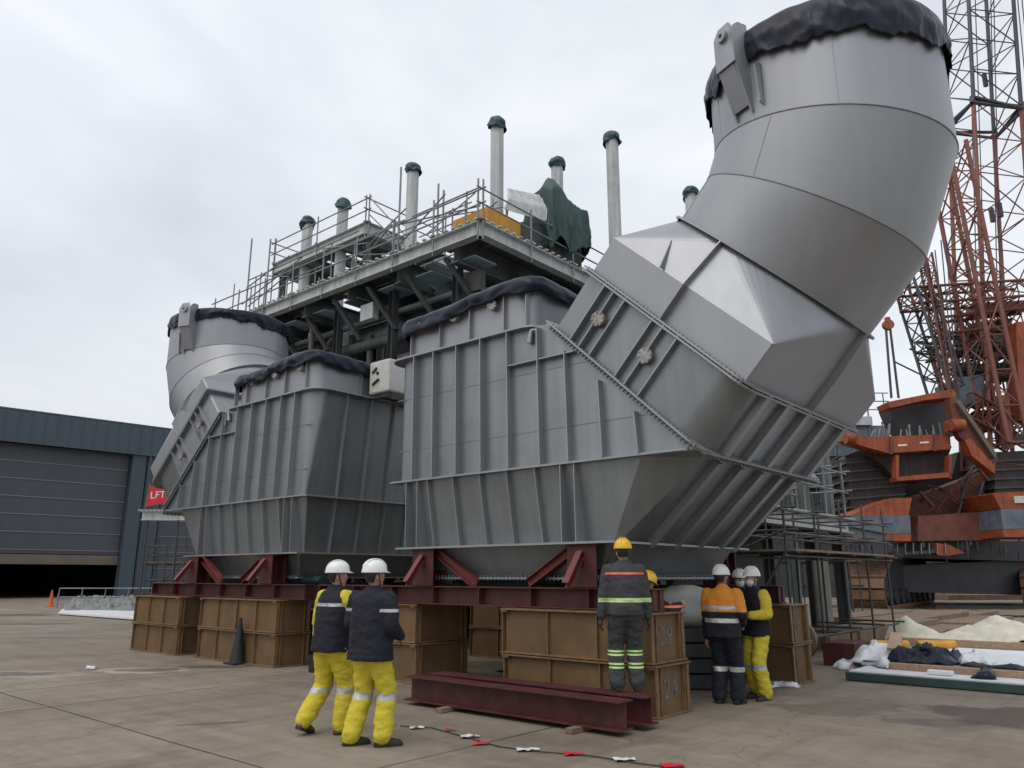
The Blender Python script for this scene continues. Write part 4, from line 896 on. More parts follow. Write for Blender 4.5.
    b = MB(); b.add([hp_(-.025, .094, -.062), hp_(.025, .094, -.062), hp_(.02, .094, -.071), hp_(-.02, .094, -.071)], [(0, 1, 2, 3)]); 
    # hair
    b = MB(); L_ = []
    for z, hw, f, bk in ((-.06, .058, -.01, -.085), (-.02, .076, .0, -.1), (.03, .082, .03, -.108), (.08, .077, .08, -.1), (.115, .05, .06, -.07)):
        cy = (f+bk)/2; rd = (f-bk)/2; L_.append([hp_(hw*math.cos(a), cy+rd*math.sin(a), z) for a in [2*math.pi*i/18 for i in range(18)]])
    b.loft(L_, True); b.build('hair', 'hair', t, False)
    # helmet
    b = MB(); L_ = []; n = 28
    for f in (0, .12, .3, .5, .7, .85, .95, 1): 
        a_ = f*math.pi/2; rr = math.cos(a_)**.75 if f < 1 else .001; L_.append([hp_(.112*rr*math.cos(a), -.005+.137*rr*math.sin(a), .045+.125*math.sin(a_)) for a in [2*math.pi*i/n for i in range(n)]])
    b.loft(L_, True)
    hel = b.build('helmet', helmet, t, False)
    b = MB(); o1 = []; o2 = []; o3 = []
    for i in range(n):
        a = 2*math.pi*i/n; pk = max(0, math.sin(a))**4*.05
        o1.append(hp_(.110*math.cos(a), -.005+.134*math.sin(a), .055)); o2.append(hp_(.117*math.cos(a), -.005+(.143+pk)*math.sin(a), .040-.012*pk*10)); o3.append(hp_(.108*math.cos(a), -.005+.13*math.sin(a), .036))
    b.loft([o1, o2, o3], True, False, False); b.build('brim', helmet, hel, False)
    b = MB()
    for x in (-.03, 0, .03):
        pr = [hp_(x, -.005+.14*math.cos(a)*.93, .055+.123*math.sin(a)) for a in [math.pi*(.12+.76*i/10) for i in range(11)]]
        for p, q in zip(pr[:-1], pr[1:]): b.tube(p, q, .006*k, 6)
    b.build('ridge', helmet, hel, False)
    if chin:
        b = MB()
        for s in (-1, 1): b.bar(hp_(s*.083, .0, .04), hp_(s*.06, .045, -.105), Vector((.001, .007, 0)), Vector((.002, 0, 0)))
        b.build('chin_strap', 'black', hel, False)
    if mask:
        b = MB(); L_ = []
        for z, w_, f in ((-.1, .045, .075), (-.07, .062, .1), (-.04, .066, .113), (-.012, .064, .1)): L_.append([hp_(w_*math.cos(a), .02+(f-.02)*math.sin(a), z) for a in [math.pi*i/12 for i in range(13)]])
        b.loft(L_, True, False, False, closed=False); b.build('face_mask', 'mask', t, False)
    # trousers
    b = MB(); torso(b, [((.80)*k, .165*k, .115*k, 0, 0), (.9*k, .175*k, .125*k, 0, 0), (1.02*k, .165*k, .12*k, 0, 0)])
    for i in (0, 1):
        a2 = ank[i]+UP*.0; kn = knee[i]; mid = hip[i].lerp(kn, .55); low = kn.lerp(a2, .7)
        limb(b, [hip[i]-UP*.02, mid, kn, low, a2+UP*.01], [.118*k, .11*k, .098*k, .10*k, .094*k], 16)
    tr = remesh_build(b, 'trousers', legs, t, .013, 4, .013, 9, seed)
    if lbands: bands(tr, [(z0*k, z1*k, lb_m, (lambda c: True)) for z0, z1 in (lbands if isinstance(lbands[0], tuple) else (lbands,))], lb_m)
    # boots
    for i, f in enumerate(feet):
        a = ank[i]; ta = f[3] if len(f) > 3 else 0; tp = -f[2]*6.0 if f[2] > 0 else 0
        Rf = Matrix.Rotation(ta, 4, 'Z') @ Matrix.Rotation(tp, 4, 'X'); b = MB()
        q = lambda x, y, z: a+Rf @ Vector((x*k, y*k, (z-.085)*k))
        L_ = []
        for y, w_, z1 in ((-.075, .025, .07), (-.065, .038, .1), (-.02, .042, .12), (.04, .042, .10), (.09, .048, .075), (.14, .048, .062), (.185, .04, .05), (.205, .02, .03)):
            L_.append([q(w_*.9, y, .0), q(w_, y, .02), q(w_*.95, y, z1*.7), q(w_*.5, y, z1), q(-w_*.5, y, z1), q(-w_*.95, y, z1*.7), q(-w_, y, .02), q(-w_*.9, y, 0)])
        b.loft(L_, True); b.tube(q(0, -.015, .05), q(0, -.015, .16), .042*k, 12, .042*k)
        bo = b.build('boot', boots, t, False)
        b = MB(); b.loft([[q(w_*1.04*s_, y, z_) for s_, y, w_ in ((1, -.075, .03), (1, -.04, .042), (1, .05, .043), (1, .13, .05), (1, .19, .038), (1, .208, .018), (-1, .208, .018), (-1, .19, .038), (-1, .13, .05), (-1, .05, .043), (-1, -.04, .042), (-1, -.075, .03))] for z_ in (-.004, .02)]); b.build('sole', 'black', bo, False)
    # jacket
    b = MB(); w2 = wide
    torso(b, [(coat*k, .222*w2*k, .172*k, 0, 0), ((coat+.12)*k, .215*w2*k, .165*k, 0, 0), (1.08*k, .208*w2*k, .155*k, lx*.3*k, ly*.3*k), (1.25*k, .215*w2*k, .15*k, lx*.7*k, ly*.7*k), (1.38*k, .205*w2*k, .13*k, lx*k, ly*k), (1.455*k, .15*w2*k, .1*k, lx*k, ly*k), (1.5*k, .075*k, .07*k, lx*k, ly*k+.01), (1.525*k, .068*k, .068*k, lx*k, ly*k+.01)])
    for i in ((0, 1) if not sleeves else [j for j in (0, 1) if j not in sleeves[1]]): limb(b, [sh[i]-UP*.03, sh[i].lerp(elb[i], .5), elb[i], elb[i].lerp(wr_[i], .9)], [.092*k, .086*k, .076*k, .058*k], 14)
    jk = remesh_build(b, 'jacket', top, t, .013, 4, .013, 7, seed+5)
    if jbands: bands(jk, [(z0*k, z1*k, m_, ts) for z0, z1, m_, ts in jbands], None)
    if sleeves:
        for i in sleeves[1]:
            b = MB(); limb(b, [sh[i]-UP*.03-Vector((0.02*(1 if i else -1), 0, 0)), sh[i].lerp(elb[i], .5), elb[i], elb[i].lerp(wr_[i], .9)], [.088*k, .086*k, .076*k, .058*k], 14)
            remesh_build(b, 'sleeve', sleeves[0], t, .013, 4, .013, 8, seed+i)
    if panel: bands(jk, [(panel[0]*k, panel[1]*k, panel[2], lambda c: True)], None)
    return t
allc = lambda c: True
core = lambda c: abs(c.x) < .23
# facing directions: image-right and a little away, etc.
dR = (RIGHT*.85+FWD*.5).normalized(); dA_ = (FWD*.95+RIGHT*.15).normalized(); dL = (-RIGHT*.7+FWD*.35).normalized()
p1 = (gp(308, 735)+gp(343, 734))/2; p1.z = 0; p1 += RIGHT*.0
person('worker in yellow trousers and dark vest over yellow sleeves, leftmost, walking with one heel raised', p1, (RIGHT*.55+FWD*.84).normalized(),
       [(-.17, -.16, .055, .2), (.12, .10, 0, -.3)], [(-.27, .08, .86), (.16, .30, 1.28)], H=1.78, lean=(.0, .03), head_yaw=-.7, top='navy', legs='hi_yellow', boots='boot_br',
       sleeves=('hi_yellow', (0, 1)), jbands=((1.30, 1.335, 'reflect', lambda c: c.y < .02 and abs(c.x) < .24),), lbands=((.40, .46),), coat=.83, mask=False, seed=1, gloves=None)
p2 = (gp(367, 744)+gp(400, 748))/2; p2.z = 0; p2 -= RIGHT*.17
person('worker in long dark jacket and bright yellow trousers, white helmet, second from the left', p2, (RIGHT*.55+FWD*.83).normalized(),
       [(-.15, -.07, 0, -.45), (.15, .06, 0, -.6)], [(-.2, .24, 1.05), (.22, .2, 1.02)], H=1.78, lean=(.0, .0), head_yaw=-.35, top='navy', legs='hi_yellow', boots='boot_bk', lbands=((.42, .485),), coat=.80, seed=2, wide=1.18,
       jbands=((1.27, 1.30, 'reflect', lambda c: abs(c.x) > .2),))
person('worker in dark grey overalls and yellow helmet standing on the red beam, seen from behind', Vector((-5.18, 8.08, .35)), FWD,
       [(-.12, 0, 0, .1), (.12, .02, 0, -.15)], [(-.29, .02, .84), (.29, .05, .84)], H=1.71, top='grey_cloth', legs='grey_cloth', boots='boot_bk', helmet='helmet_y', gloves='glove',
       jbands=((1.345, 1.37, 'tape_orange', core), (1.02, 1.04, 'lime', allc), (1.05, 1.07, 'lime', allc), (1.04, 1.05, 'reflect', allc)), lbands=((.40, .42), (.44, .46), (.26, .28), (.30, .32)), lb_m='lime', coat=.86, seed=3)
person('worker with yellow helmet partly hidden behind the worker in grey overalls', at(646, 600, 10.6).xy.to_3d(), (RIGHT*.8+FWD*.2).normalized(),
       [(-.12, 0, 0), (.12, .02, 0)], [(-.2, .38, 1.3), (.2, .42, 1.33)], H=1.68, top='navy', legs='navy', helmet='helmet_y', jbands=((1.3, 1.33, 'tape_orange', allc),), coat=.84, seed=4, head_pitch=-.4)
person('worker in orange and navy hi-vis workwear with white helmet, seen from behind', (gp(718, 704)+gp(738, 704)).xy.to_3d()/2, (FWD*.8+RIGHT*.55).normalized(),
       [(-.11, 0, 0, .25), (.12, .05, 0, -.1)], [(-.25, .05, .82), (.2, .2, 1.0)], H=1.76, lean=(.0, .03), top='navy', legs='navy', helmet='helmet_w', boots='boot_bk',
       jbands=((1.17, 1.6, 'hi_orange', allc), (1.20, 1.245, 'reflect', core), (1.03, 1.085, 'reflect', core)), lbands=((.40, .46),), coat=.84, seed=5, head_yaw=-.3, wide=1.08)
person('worker with white helmet mostly hidden between the orange worker and the far right one', at(741, 600, 12.0).xy.to_3d(), (-RIGHT*.2-FWD*.9).normalized(),
       [(-.12, 0, 0), (.12, .02, 0)], [(-.2, .3, 1.1), (.2, .3, 1.1)], H=1.72, top='navy', legs='navy', helmet='helmet_w', coat=.84, seed=6, mask=True)
person('worker in dark jacket with yellow sleeve and yellow trousers, far right of the group', (gp(755, 699)+gp(768, 699)).xy.to_3d()/2, (-RIGHT*.75-FWD*.45).normalized(),
       [(-.12, .03, 0, .1), (.1, -.05, 0, -.1)], [(-.14, .28, 1.12), (.22, .2, 1.1)], H=1.74, top='navy', legs='hi_yellow', helmet='helmet_w', boots='boot_bk', mask=True,
       sleeves=('hi_yellow', (0,)), lbands=((.40, .46),), coat=.84, seed=7)

# ------------------------------------------------------------ left background: rail fence, debris, sheet, scaffold, banner
t = thing('rail_fence', 'low grey pipe rail fence on the left in front of the hangar', 'fence', tuple(gp(60, 610)))
a, b_ = gp(57, 608), gp(150, 608)
for k in range(5):
    c = a.lerp(b_, k/4); b = MB(); b.tube(c, c+UP*1.0, .03, 8); b.tube(c-FWD*.35, c+UP*.8, .02, 6); b.build('post', 'galv', t)
for h in (.55, 1.0): b = MB(); b.tube(a+UP*h, b_+UP*h, .03, 8); b.build('rail', 'galv', t)
crumple('rubble_pile', [gp(60, 613), gp(150, 613), gp(150, 604), gp(64, 604)], 'debris', 'grey rubble heap behind the white sheets and low rail', 'rubble', .5, 5, 44, 2.6)
b = MB(); q = [gp(58, 615), gp(150, 622), gp(152, 614), gp(62, 611)]; b.prism([p+UP*.04 for p in q], (0, 0, .06)); b.build('white_panel', 'white_sheet'); tag(bpy.data.objects['white_panel'], 'white flat panel lying on the ground left of the leftmost blocks', 'panel')
o = gp(142, 604); D_ = 36.
scaffold_frame('scaffold', 'tube scaffold beside the left end of the farther duct', None, 3, 1, (.6, 1.4, 2.35, 2.9, 3.45), 1.15, 1.4, tuple(o.xy.to_3d()), RZ, 'galv_dk', (2.4,), .032, .5)
t = thing('left_gangway', 'pale steel gangway beam carrying the red banner on the left', 'gangway', tuple(at(142, 520, 38).xy.to_3d()+UP*4.2))
p0 = at(142, 516, 38); b = MB(); b.ibeam(p0, p0+RIGHT*3.2, .42, .3); b.build('beam', 'steel_lt', t)
b = MB()
for i in range(14): c = p0+RIGHT*(.1+.2*i)+UP*.25; b.box(c-Vector((.04, .3, .03)), c+Vector((.04, .3, .06)))
b.build('grating', 'grate', t)
for dx in (.3, 1.8, 3.0): b = MB(); c = p0+RIGHT*dx; b.tube(Vector((c.x, c.y, 0)), c-UP*.22, .05, 8); b.build('leg', 'galv_dk', t)
t = thing('banner', 'red banner with white letters on the gangway at the far left duct tip', 'banner', tuple(p0+UP*.3))
c = at(159, 496, 37.8); b = MB(); pl_ = [c+RIGHT*-.62+UP*-.52, c+RIGHT*.55+UP*-.3, c+RIGHT*.42+UP*.42, c+RIGHT*-.5+UP*.52]; b.prism(pl_, FWD*.03); b.build('cloth', 'redsign', t)
text_obj('LFT', .48, c+RIGHT*-.06+UP*.04-FWD*.006, RIGHT+UP*.06, UP, 'white', 'lettering', t, .002)
b = MB(); b.tube(pl_[0]-UP*.1, pl_[3]+UP*.15, .025, 6); b.tube(pl_[1]-UP*.1, pl_[2]+UP*.15, .025, 6); b.build('banner_pole', 'galv', t)

# ------------------------------------------------------------ things under the ducts
def bag(c, s, m, name, label, cat):
    c = Vector(c); b = MB(); L_ = []
    for f in [i/12 for i in range(13)]:
        z = f*s[2]; r = 1-.55*abs(2*f-1)**5; L_.append([c+RIGHT*(s[0]/2*r*math.copysign(abs(math.cos(a))**.55, math.cos(a)))+FWD*(s[1]/2*r*math.copysign(abs(math.sin(a))**.55, math.sin(a)))+UP*(z+.03*noise.noise(Vector((math.cos(a)*2, math.sin(a)*2, f*3+c.x)))) for a in [2*math.pi*i/40 for i in range(40)]])
    for l in L_:
        for v in l: v += (v-c).normalized()*.035*noise.noise(v*6)
    b.loft(L_, True); return tag(b.build(name, m), label, cat)
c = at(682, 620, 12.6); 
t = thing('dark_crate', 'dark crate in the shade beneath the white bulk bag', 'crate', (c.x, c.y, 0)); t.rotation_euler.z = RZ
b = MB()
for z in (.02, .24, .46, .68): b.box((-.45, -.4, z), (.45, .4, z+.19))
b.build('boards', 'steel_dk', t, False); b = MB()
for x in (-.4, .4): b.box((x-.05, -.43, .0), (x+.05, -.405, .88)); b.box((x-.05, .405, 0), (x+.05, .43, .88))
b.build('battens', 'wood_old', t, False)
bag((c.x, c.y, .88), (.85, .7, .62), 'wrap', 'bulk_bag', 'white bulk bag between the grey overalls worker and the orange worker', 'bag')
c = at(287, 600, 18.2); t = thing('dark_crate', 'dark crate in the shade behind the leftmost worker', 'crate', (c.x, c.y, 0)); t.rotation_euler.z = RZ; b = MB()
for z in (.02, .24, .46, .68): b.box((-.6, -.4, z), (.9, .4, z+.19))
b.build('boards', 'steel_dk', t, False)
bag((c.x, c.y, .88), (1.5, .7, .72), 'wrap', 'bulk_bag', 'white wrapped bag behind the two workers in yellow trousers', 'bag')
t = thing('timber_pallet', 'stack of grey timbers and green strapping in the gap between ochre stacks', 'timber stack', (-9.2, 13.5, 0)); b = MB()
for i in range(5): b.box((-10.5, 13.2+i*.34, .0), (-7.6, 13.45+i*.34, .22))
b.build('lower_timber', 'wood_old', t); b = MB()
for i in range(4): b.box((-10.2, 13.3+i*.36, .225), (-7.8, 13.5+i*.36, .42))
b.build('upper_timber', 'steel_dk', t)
crumple('dark_sheet', [(-9.6, 10.7, .0), (-7.3, 10.9, .0), (-7.1, 12.3, .0), (-9.5, 12.3, .0)], 'tarp', 'dark crumpled sheet on the ground between the ochre stacks', 'sheet', .3, 8)
crumple('green_net', [(-10.2, 13.2, .45), (-7.8, 13.2, .45), (-7.8, 14.7, .45), (-10.2, 14.7, .45)], 'green_tarp', 'dark green netting on top of the timber stack', 'netting', .25, 9)
for i, (x, y, w_, h) in enumerate(((-12.6, 14.6, 1.2, .8), (-6.2, 15.2, 1.4, .7), (-15.2, 15, 1.6, .9))):
    t = thing('cable_drum', ('dark cable drum behind the two workers', 'dark cable drum right of the timber stack', 'dark cable drum behind the leftmost gap')[i], 'cable drum', (x, y, 0)); b = MB(); r = h*.6
    b.tube((x, y, r), (x, y+.1, r), r, 24); b.tube((x, y+.6, r), (x, y+.7, r), r, 24); b.build('flange', 'wood_old', t); b = MB(); b.tube((x, y+.1, r), (x, y+.6, r), r*.7, 20); b.build('cable', 'black', t)
# black bucket behind the leftmost worker
c = gp(316, 672); b = MB(); b.tube(c, c+UP*.28, .13, 16, .16); tag(b.build('bucket', 'black'), 'small black bucket left of the leftmost worker', 'bucket')
c = gp(480, 662)
# white scraps
for i, (px, py, lb) in enumerate(((90, 669, 'tiny crumpled white scrap on the open concrete at left'), )):
    c = gp(px, py); crumple('paper_scrap', [c+Vector((-.09, -.06, 0)), c+Vector((.09, -.06, 0)), c+Vector((.09, .06, 0)), c+Vector((-.09, .06, 0))], 'white_sheet', lb, 'scrap', .05, 3, 8, 9)
q = [gp(768, 688), gp(802, 688), gp(798, 682), gp(770, 681)]; crumple('plastic_scrap', q, 'white_sheet', 'white plastic scrap on the ground behind the far right worker', 'scrap', .06, 5, 14, 5)
q = [gp(832, 668), gp(862, 674), gp(866, 668), gp(840, 661)]; crumple('plastic_scrap', q, 'white_sheet', 'torn white film left of the green edged panel', 'scrap', .14, 6, 16, 4)

# ------------------------------------------------------------ right foreground: panels and timbers
t = thing('edged_panel', 'long white panel with dark green edge lying on the concrete at right', 'panel', (-1.5, 14.4, 0))
b = MB(); b.box((-4.55, 13.6, .01), (3.5, 18.4, .13)); b.build('frame', 'green_edge', t, bevel=.01)
b = MB(); b.box((-4.5, 13.65, .132), (3.45, 18.35, .15)); b.build('sheet', 'white_sheet', t)
t = thing('cladding_stack', 'white ribbed cladding panel between two long timbers at right', 'panel', (-1.5, 17, .15))
b = MB(); n = 40; vs = []; fs = []
for i in range(n*2+1):
    y = 14.62+3.73*i/(n*2); z = .205+(.035 if (i//2) % 3 == 0 else 0); vs += [Vector((-4.6, y, z)), Vector((3.5, y, z))]
for i in range(n*2): fs.append((2*i, 2*i+1, 2*i+3, 2*i+2))
b.add(vs, fs); b.box((-4.6, 14.62, .152), (3.5, 18.35, .199)); b.build('sheet', 'white_ribbed', t)
for y, x0, z, lb in ((14.28, -4.05, .152, 'near long pine timber on the edged panel at right'), (18.4, -5.2, .24, 'far long pine timber behind the ribbed panel at right')):
    b = MB(); b.box((x0, y, z), (3.5, y+.12, z+(.10 if y < 15 else .14))); tag(b.build('long_timber', 'wood', bevel=.006), lb, 'timber')
b = MB(); b.bar((-4.95, 18.2, .46), (-4.15, 15.0, .4), Vector((.11, .02, 0)), Vector((0, 0, .03))); tag(b.build('cross_plank', 'wood', bevel=.004), 'slanting plank across the left ends of the long timbers', 'timber')
b = MB(); b.box((-5.6, 15.6, .002), (-5.0, 16.6, .42)); tag(b.build('rust_block', 'red', bevel=.01), 'rust red block at the left end of the panels', 'block')
crumple('torn_film', [(-4.9, 14.9, .17), (-4.0, 14.2, .17), (-4.3, 16.2, .2), (-5.0, 16.9, .2)], 'white_sheet', 'torn white film at the left corner of the panels', 'film', .22, 2, 18, 3)
crumple('torn_film', [(-3.1, 14.8, .25), (-2.7, 14.8, .25), (-2.7, 15.4, .25), (-3.2, 15.4, .25)], 'white_sheet', 'small white film piece lying beside the black film', 'film', .18, 3, 18, 4)
crumple('black_film', [(-4.2, 14.5, .24), (-3.2, 14.5, .24), (-3.1, 15.5, .24), (-4.2, 15.5, .24)], 'tarp', 'torn black film on the ribbed panel', 'film', .24, 12, 30, 4)
crumple('black_film', [(-3.1, 14.6, .24), (-2.0, 14.5, .24), (-2.0, 14.9, .24), (-3.1, 14.95, .24)], 'tarp', 'flat strip of black film along the near timber', 'film', .08, 14, 16, 3)
crumple('black_film', [(-2.8, 13.85, .152), (-2.5, 13.85, .152), (-2.55, 14.25, .152), (-2.8, 14.25, .152)], 'tarp', 'grey black film lying over the front of the edged panel', 'film', .12, 15, 12, 3)
for i, (x, y, w_, d, lb) in enumerate(((-3.4, 13.9, .35, .15, 'left white board offcut on the edged panel'), (-1.6, 13.85, .45, .25, 'right white board offcut on the edged panel'))):
    b = MB(); b.box((x, y, .155), (x+w_, y+d, .22)); tag(b.build('board_offcut', 'white', bevel=.01), lb, 'offcut')
def cream(c, rx, h, seed, lb):
    c = Vector(c); crumple('cream_tarpaulin', [c-RIGHT*rx-FWD*1.3, c+RIGHT*rx-FWD*1.3, c+RIGHT*rx+FWD*1.3, c-RIGHT*rx+FWD*1.3], 'cream_sheet', lb, 'tarpaulin', h, seed, 34, 1.1)
def tent(c, rx, ry, h, seed, lb):
    c = Vector((c[0], c[1], 0)); n = 34; b = MB(); vs = []; fs = []
    for i in range(n+1):
        for j in range(n+1):
            u, v = 2*i/n-1, 2*j/n-1; r = max(0, 1-math.sqrt(u*u+v*v*.8)); p = c+RIGHT*u*rx+FWD*v*ry
            z = h*(r**.9)*(1+.3*noise.noise(Vector((u*2+seed, v*2, 0))))+.10*abs(noise.noise(p*2.3))+.07*abs(noise.noise(p*5)); p.z = z+.004; p += RIGHT*.1*noise.noise(p*2); vs.append(p)
    for i in range(n):
        for j in range(n): k = i*(n+1)+j; fs.append((k, k+1, k+n+2, k+n+1))
    b.add(vs, fs, True); o = b.build('cream_tarpaulin', 'cream_sheet'); s = o.modifiers.new('t', 'SOLIDIFY'); s.thickness = .01; s.offset = 1; tag(o, lb, 'tarpaulin')
c = gp(910, 640); tent(c, .75, 1.2, .58, 1, 'small peaked cream tarpaulin heap behind the panels')
c = gp(1000, 640); tent(c, 1.25, 1.4, .6, 2, 'wide cream tarpaulin heap at the right edge of the photo')
c = gp(955, 642); tent(c, .9, 1.0, .2, 5, 'low cream tarpaulin between the two taller heaps')
for px, lb in ((888, 'short yellow pipe left of the small cream heap'), (935, 'yellow pipe between the cream heaps')):
    c = gp(px, 645, .3); b = MB(); b.tube(c-RIGHT*.35+UP*.0, c+RIGHT*.4, .09, 12); tag(b.build('yellow_pipe', 'yellow_beam'), lb, 'pipe')
# timber mats
def mat_slab(px, py, w_, l_, h, lb, m='wood_old', z0=0):
    c = gp(px, py); t = thing('timber_mat', lb, 'timber mat', (c.x, c.y, z0), math.radians(-2+random.uniform(-3, 3)), 'timber crane mats')
    b = MB(); n = 4
    for i in range(n): b.box((-w_+w_/n*i, 0, .002), (-w_+w_/n*(i+1)-.02, l_, h))
    b.build('timbers', m, t, False, bevel=.01)
for a in ((862, 645, 1.4, 7.5, .32, 'nearest timber mat right of the brown stack'), (832, 650, .9, 5, .28, 'short timber mat beside the brown stack'), (898, 632, 1.6, 9, .3, 'timber mat in front of the crane track'),
          (850, 627, 1.3, 7, .3, 'timber mat left of the crane track'), (930, 640, 1.1, 5, .16, 'thin dark timber mat behind the small cream heap'), (985, 628, 2.2, 6, .14, 'flat timber mat behind the cream heaps'), (950, 622, 2.0, 8, .15, 'flat timber mat at the edge of the puddle')):
    mat_slab(*a)
for i, (px, D, lb) in enumerate(((975, 62, 'far timber mat row right of the crane track'), (1000, 56, 'far timber mat row at the right edge'))):
    c = at(px, 600, D); t = thing('timber_mat', lb, 'timber mat', (c.x, c.y, 0), RZ+.15, 'timber crane mats'); b = MB(); b.box((-4, 0, .002), (9, 1.5, .35)); b.build('timbers', 'wood_old', t, False)

# ------------------------------------------------------------ right background: steel platform and scaffolds
t = thing('steel_platform', 'grey steel platform with an added dark fill box below, seen beyond the right end of the nearest duct', 'industrial structure', (-10, 20, 0))
X = -8.0
b = MB(); b.ibeam((X, 13.5, 3.12), (X, 25.5, 3.12), .36, .3); b.build('edge_beam', 'steel_lt', t)
b = MB(); b.ibeam((X, 25.5, 3.12), (X-14, 25.5, 3.12), .36, .3); b.build('edge_beam', 'steel_lt', t)
b = MB(); b.box((X-13, 13.5, 3.31), (X+.2, 25.6, 3.35)); b.build('deck', 'steel_md', t)
b = MB()
for i in range(60): b.box((X-.25, 13.6+i*.2, 3.352), (X+.25, 13.68+i*.2, 3.39))
b.build('grating_edge', 'grate', t)
for y in (14.2, 17, 20, 23, 25.3): b = MB(); b.ibeam((X-.3, y, 0), (X-.3, y, 2.93), .3, .3, (1, 0, 0)); b.build('column', 'steel_dk', t)
b = MB(); b.box((-20, 17.2, .05), (-10.2, 24.5, 2.9)); b.build('dark_fill_box', 'steel_dk', t)  # box added under the deck to give the darkness there
b = MB(); b.ibeam((-9.05, 27.0, 3.3), (-9.05, 27.0, 9.5), .32, .32, (1, 0, 0)); b.build('tall_column', 'steel_md', t)
b = MB(); b.ibeam((-8.0, 25.7, 2.95), (-8.4, 31, 2.95), .4, .3); b.build('link_beam', 'steel_md', t)
for i, (x, y, r, h) in enumerate(((-7.75, 22.0, .22, 2.1),)): b = MB(); b.tube((x, y, 0), (x, y, h), r, 16); b.build('concrete_pillar', 'brick', t)
for k in range(5): b = MB(); y = 14+k*2.4; b.tube((X-.6, y, 3.3), (X-.6, y, 4.6), .3-.03*k, 14); b.build('valve_stub', 'steel_md', t)
o = (-7.2, 15.5, 0)
scaffold_frame('scaffold', 'long tube scaffold with planks in front of the grey steel platform, right', None, 1, 4, (.5, 2.1, 2.55, 3.0), 1.1, 1.7, o, 0, 'galv_dk', (2.1,), .026, .4, group='scaffolds on the right')
scaffold_frame('scaffold', 'tube scaffold standing on the deck of the grey steel platform, right', None, 2, 6, (.9, 1.5), 1.5, 1.7, (-11, 15.2, 3.36), 0, 'galv', (), .028, .3, brace=False, group='scaffolds on the right')
o = at(776, 600, 36); scaffold_frame('scaffold', 'tall far tube scaffold left of the crane counterweights', None, 3, 1, (3.5, 5.0, 6.4, 7.1, 8, 8.8), 1.15, 1.5, (o.x, o.y, 0), RZ, 'galv_dk', (7.1,), .035, .4, group='scaffolds on the right')
o = at(790, 600, 38.5); scaffold_frame('scaffold', 'low scaffold walkway ending at the crane track', None, 3, 1, (1.2, 2.3, 2.8, 3.3), 1.15, 1.2, (o.x, o.y, 0), RZ, 'galv_dk', (2.3,), .03, .1, group='scaffolds on the right')
# far dark hall and tank
t = thing('dark_hall', 'dark low hall behind the crane base', 'building', tuple(at(900, 600, 90).xy.to_3d()), RZ); b = MB(); b.box((-22, 0, 0), (60, 20, 5.5)); b.build('walls', 'steel_dk', t, False); b = MB(); b.box((-22.5, -.5, 5.5), (60.5, 20.5, 5.9)); b.build('roof', 'steel_md', t, False)
t = thing('far_module', 'blue grey far process module with scaffold on top, left of the crane', 'industrial structure', tuple(at(850, 600, 62).xy.to_3d()), RZ)
b = MB(); b.box((-3.2, 0, 8.5), (4.5, 6, 13.6)); b.build('housing', 'ygrey', t, False); b = MB(); b.box((-3.6, -.3, 13.6), (3.2, 6, 14.3)); b.build('roof_slab', 'steel_lt', t, False)
b = MB(); b.box((-5, 0.5, 0), (8, 7, 8.4)); b.build('base', 'steel_dk', t, False)
b = MB(); b.tube((.2, 2, 14.3), (.2, 2, 16.8), .9, 20); b.build('tank', 'steel_lt', t, False); b = MB(); b.tube((.2, 2, 16.8), (.2, 2, 17.3), 1.1, 20, .7); b.build('tank_cover', 'teal_cover', t, False)
for x in (-1.5, 0, 1.5, 3, 4.4):
    for y in (-.1, 2.8): b = MB(); b.tube((x, y, 8.6 if y < 0 else 14.3), (x, y, 16.9-.3*x*.5), .05, 6); b.build('pole', 'galv', t, False)
for z in (9.6, 10.8, 12, 14.9, 15.6, 16.3): b = MB(); b.tube((-1.7, -.15, z), (4.8, -.15, z), .05, 6); b.build('rail', 'galv', t, False)

# ------------------------------------------------------------ crawler crane
CD = 41.
crane = thing('crawler_crane', 'giant orange crawler crane with lattice booms at the right edge', 'crane', tuple(gp(905, 607)))
def pp(name, m, pts, D, th, parent=crane, bev=.0):
    b = MB(); b.prism([at(x, y, D) for x, y in pts], FWD*th); return b.build(name, m, parent, bevel=bev)
# crawler tracks
def track(px, D, sgn, nm='crawler_track'):
    c = at(px, 600, D); c.z = 0; Ld = (RIGHT*.62+FWD*.78).normalized(); Wd = Vector((Ld.y, -Ld.x, 0))*1.0
    prof = [(0.35, .05), (.05, .45), (.0, 1.0), (.25, 1.55), (2.6, 2.6), (10.5, 2.7), (12.6, 1.6), (12.7, .9), (12.2, .1)]
    tr = None; b = MB(); hw = 1.05
    for i in range(len(prof)):
        p, q = prof[i], prof[(i+1) % len(prof)]; n = max(1, int(math.dist(p, q)/.34))
        for k in range(n):
            a0 = Vector(p).lerp(Vector(q), k/n); a1 = Vector(p).lerp(Vector(q), (k+.86)/n)
            P0 = c+Ld*a0.x+UP*a0.y; P1 = c+Ld*a1.x+UP*a1.y; nn = (P1-P0).normalized().cross(Wd).normalized(); b.bar(P0, P1, Wd*hw, nn*.07)
    tr = b.build(nm, 'shoe', crane)
    b = MB(); b.prism([c+Ld*(x*.97+.2)+UP*(.12+z*.93)-Wd*(hw-.12) for x, z in prof], Wd*2*(hw-.12)); b.build('track_frame', 'boom_dk', tr)
    for k in range(8):
        b = MB(); q = c+Ld*(1.2+1.4*k)+UP*.55; b.tube(q+Wd*(hw+.0), q+Wd*(hw-.2), .42, 14); b.build('roller', 'boom_dk', tr)
track(864, 42, 1); track(1045, 44, 1)
pp('car_body', 'boom_dk', [(893, 566), (1060, 558), (1060, 596), (900, 592)], 45.5, 5)
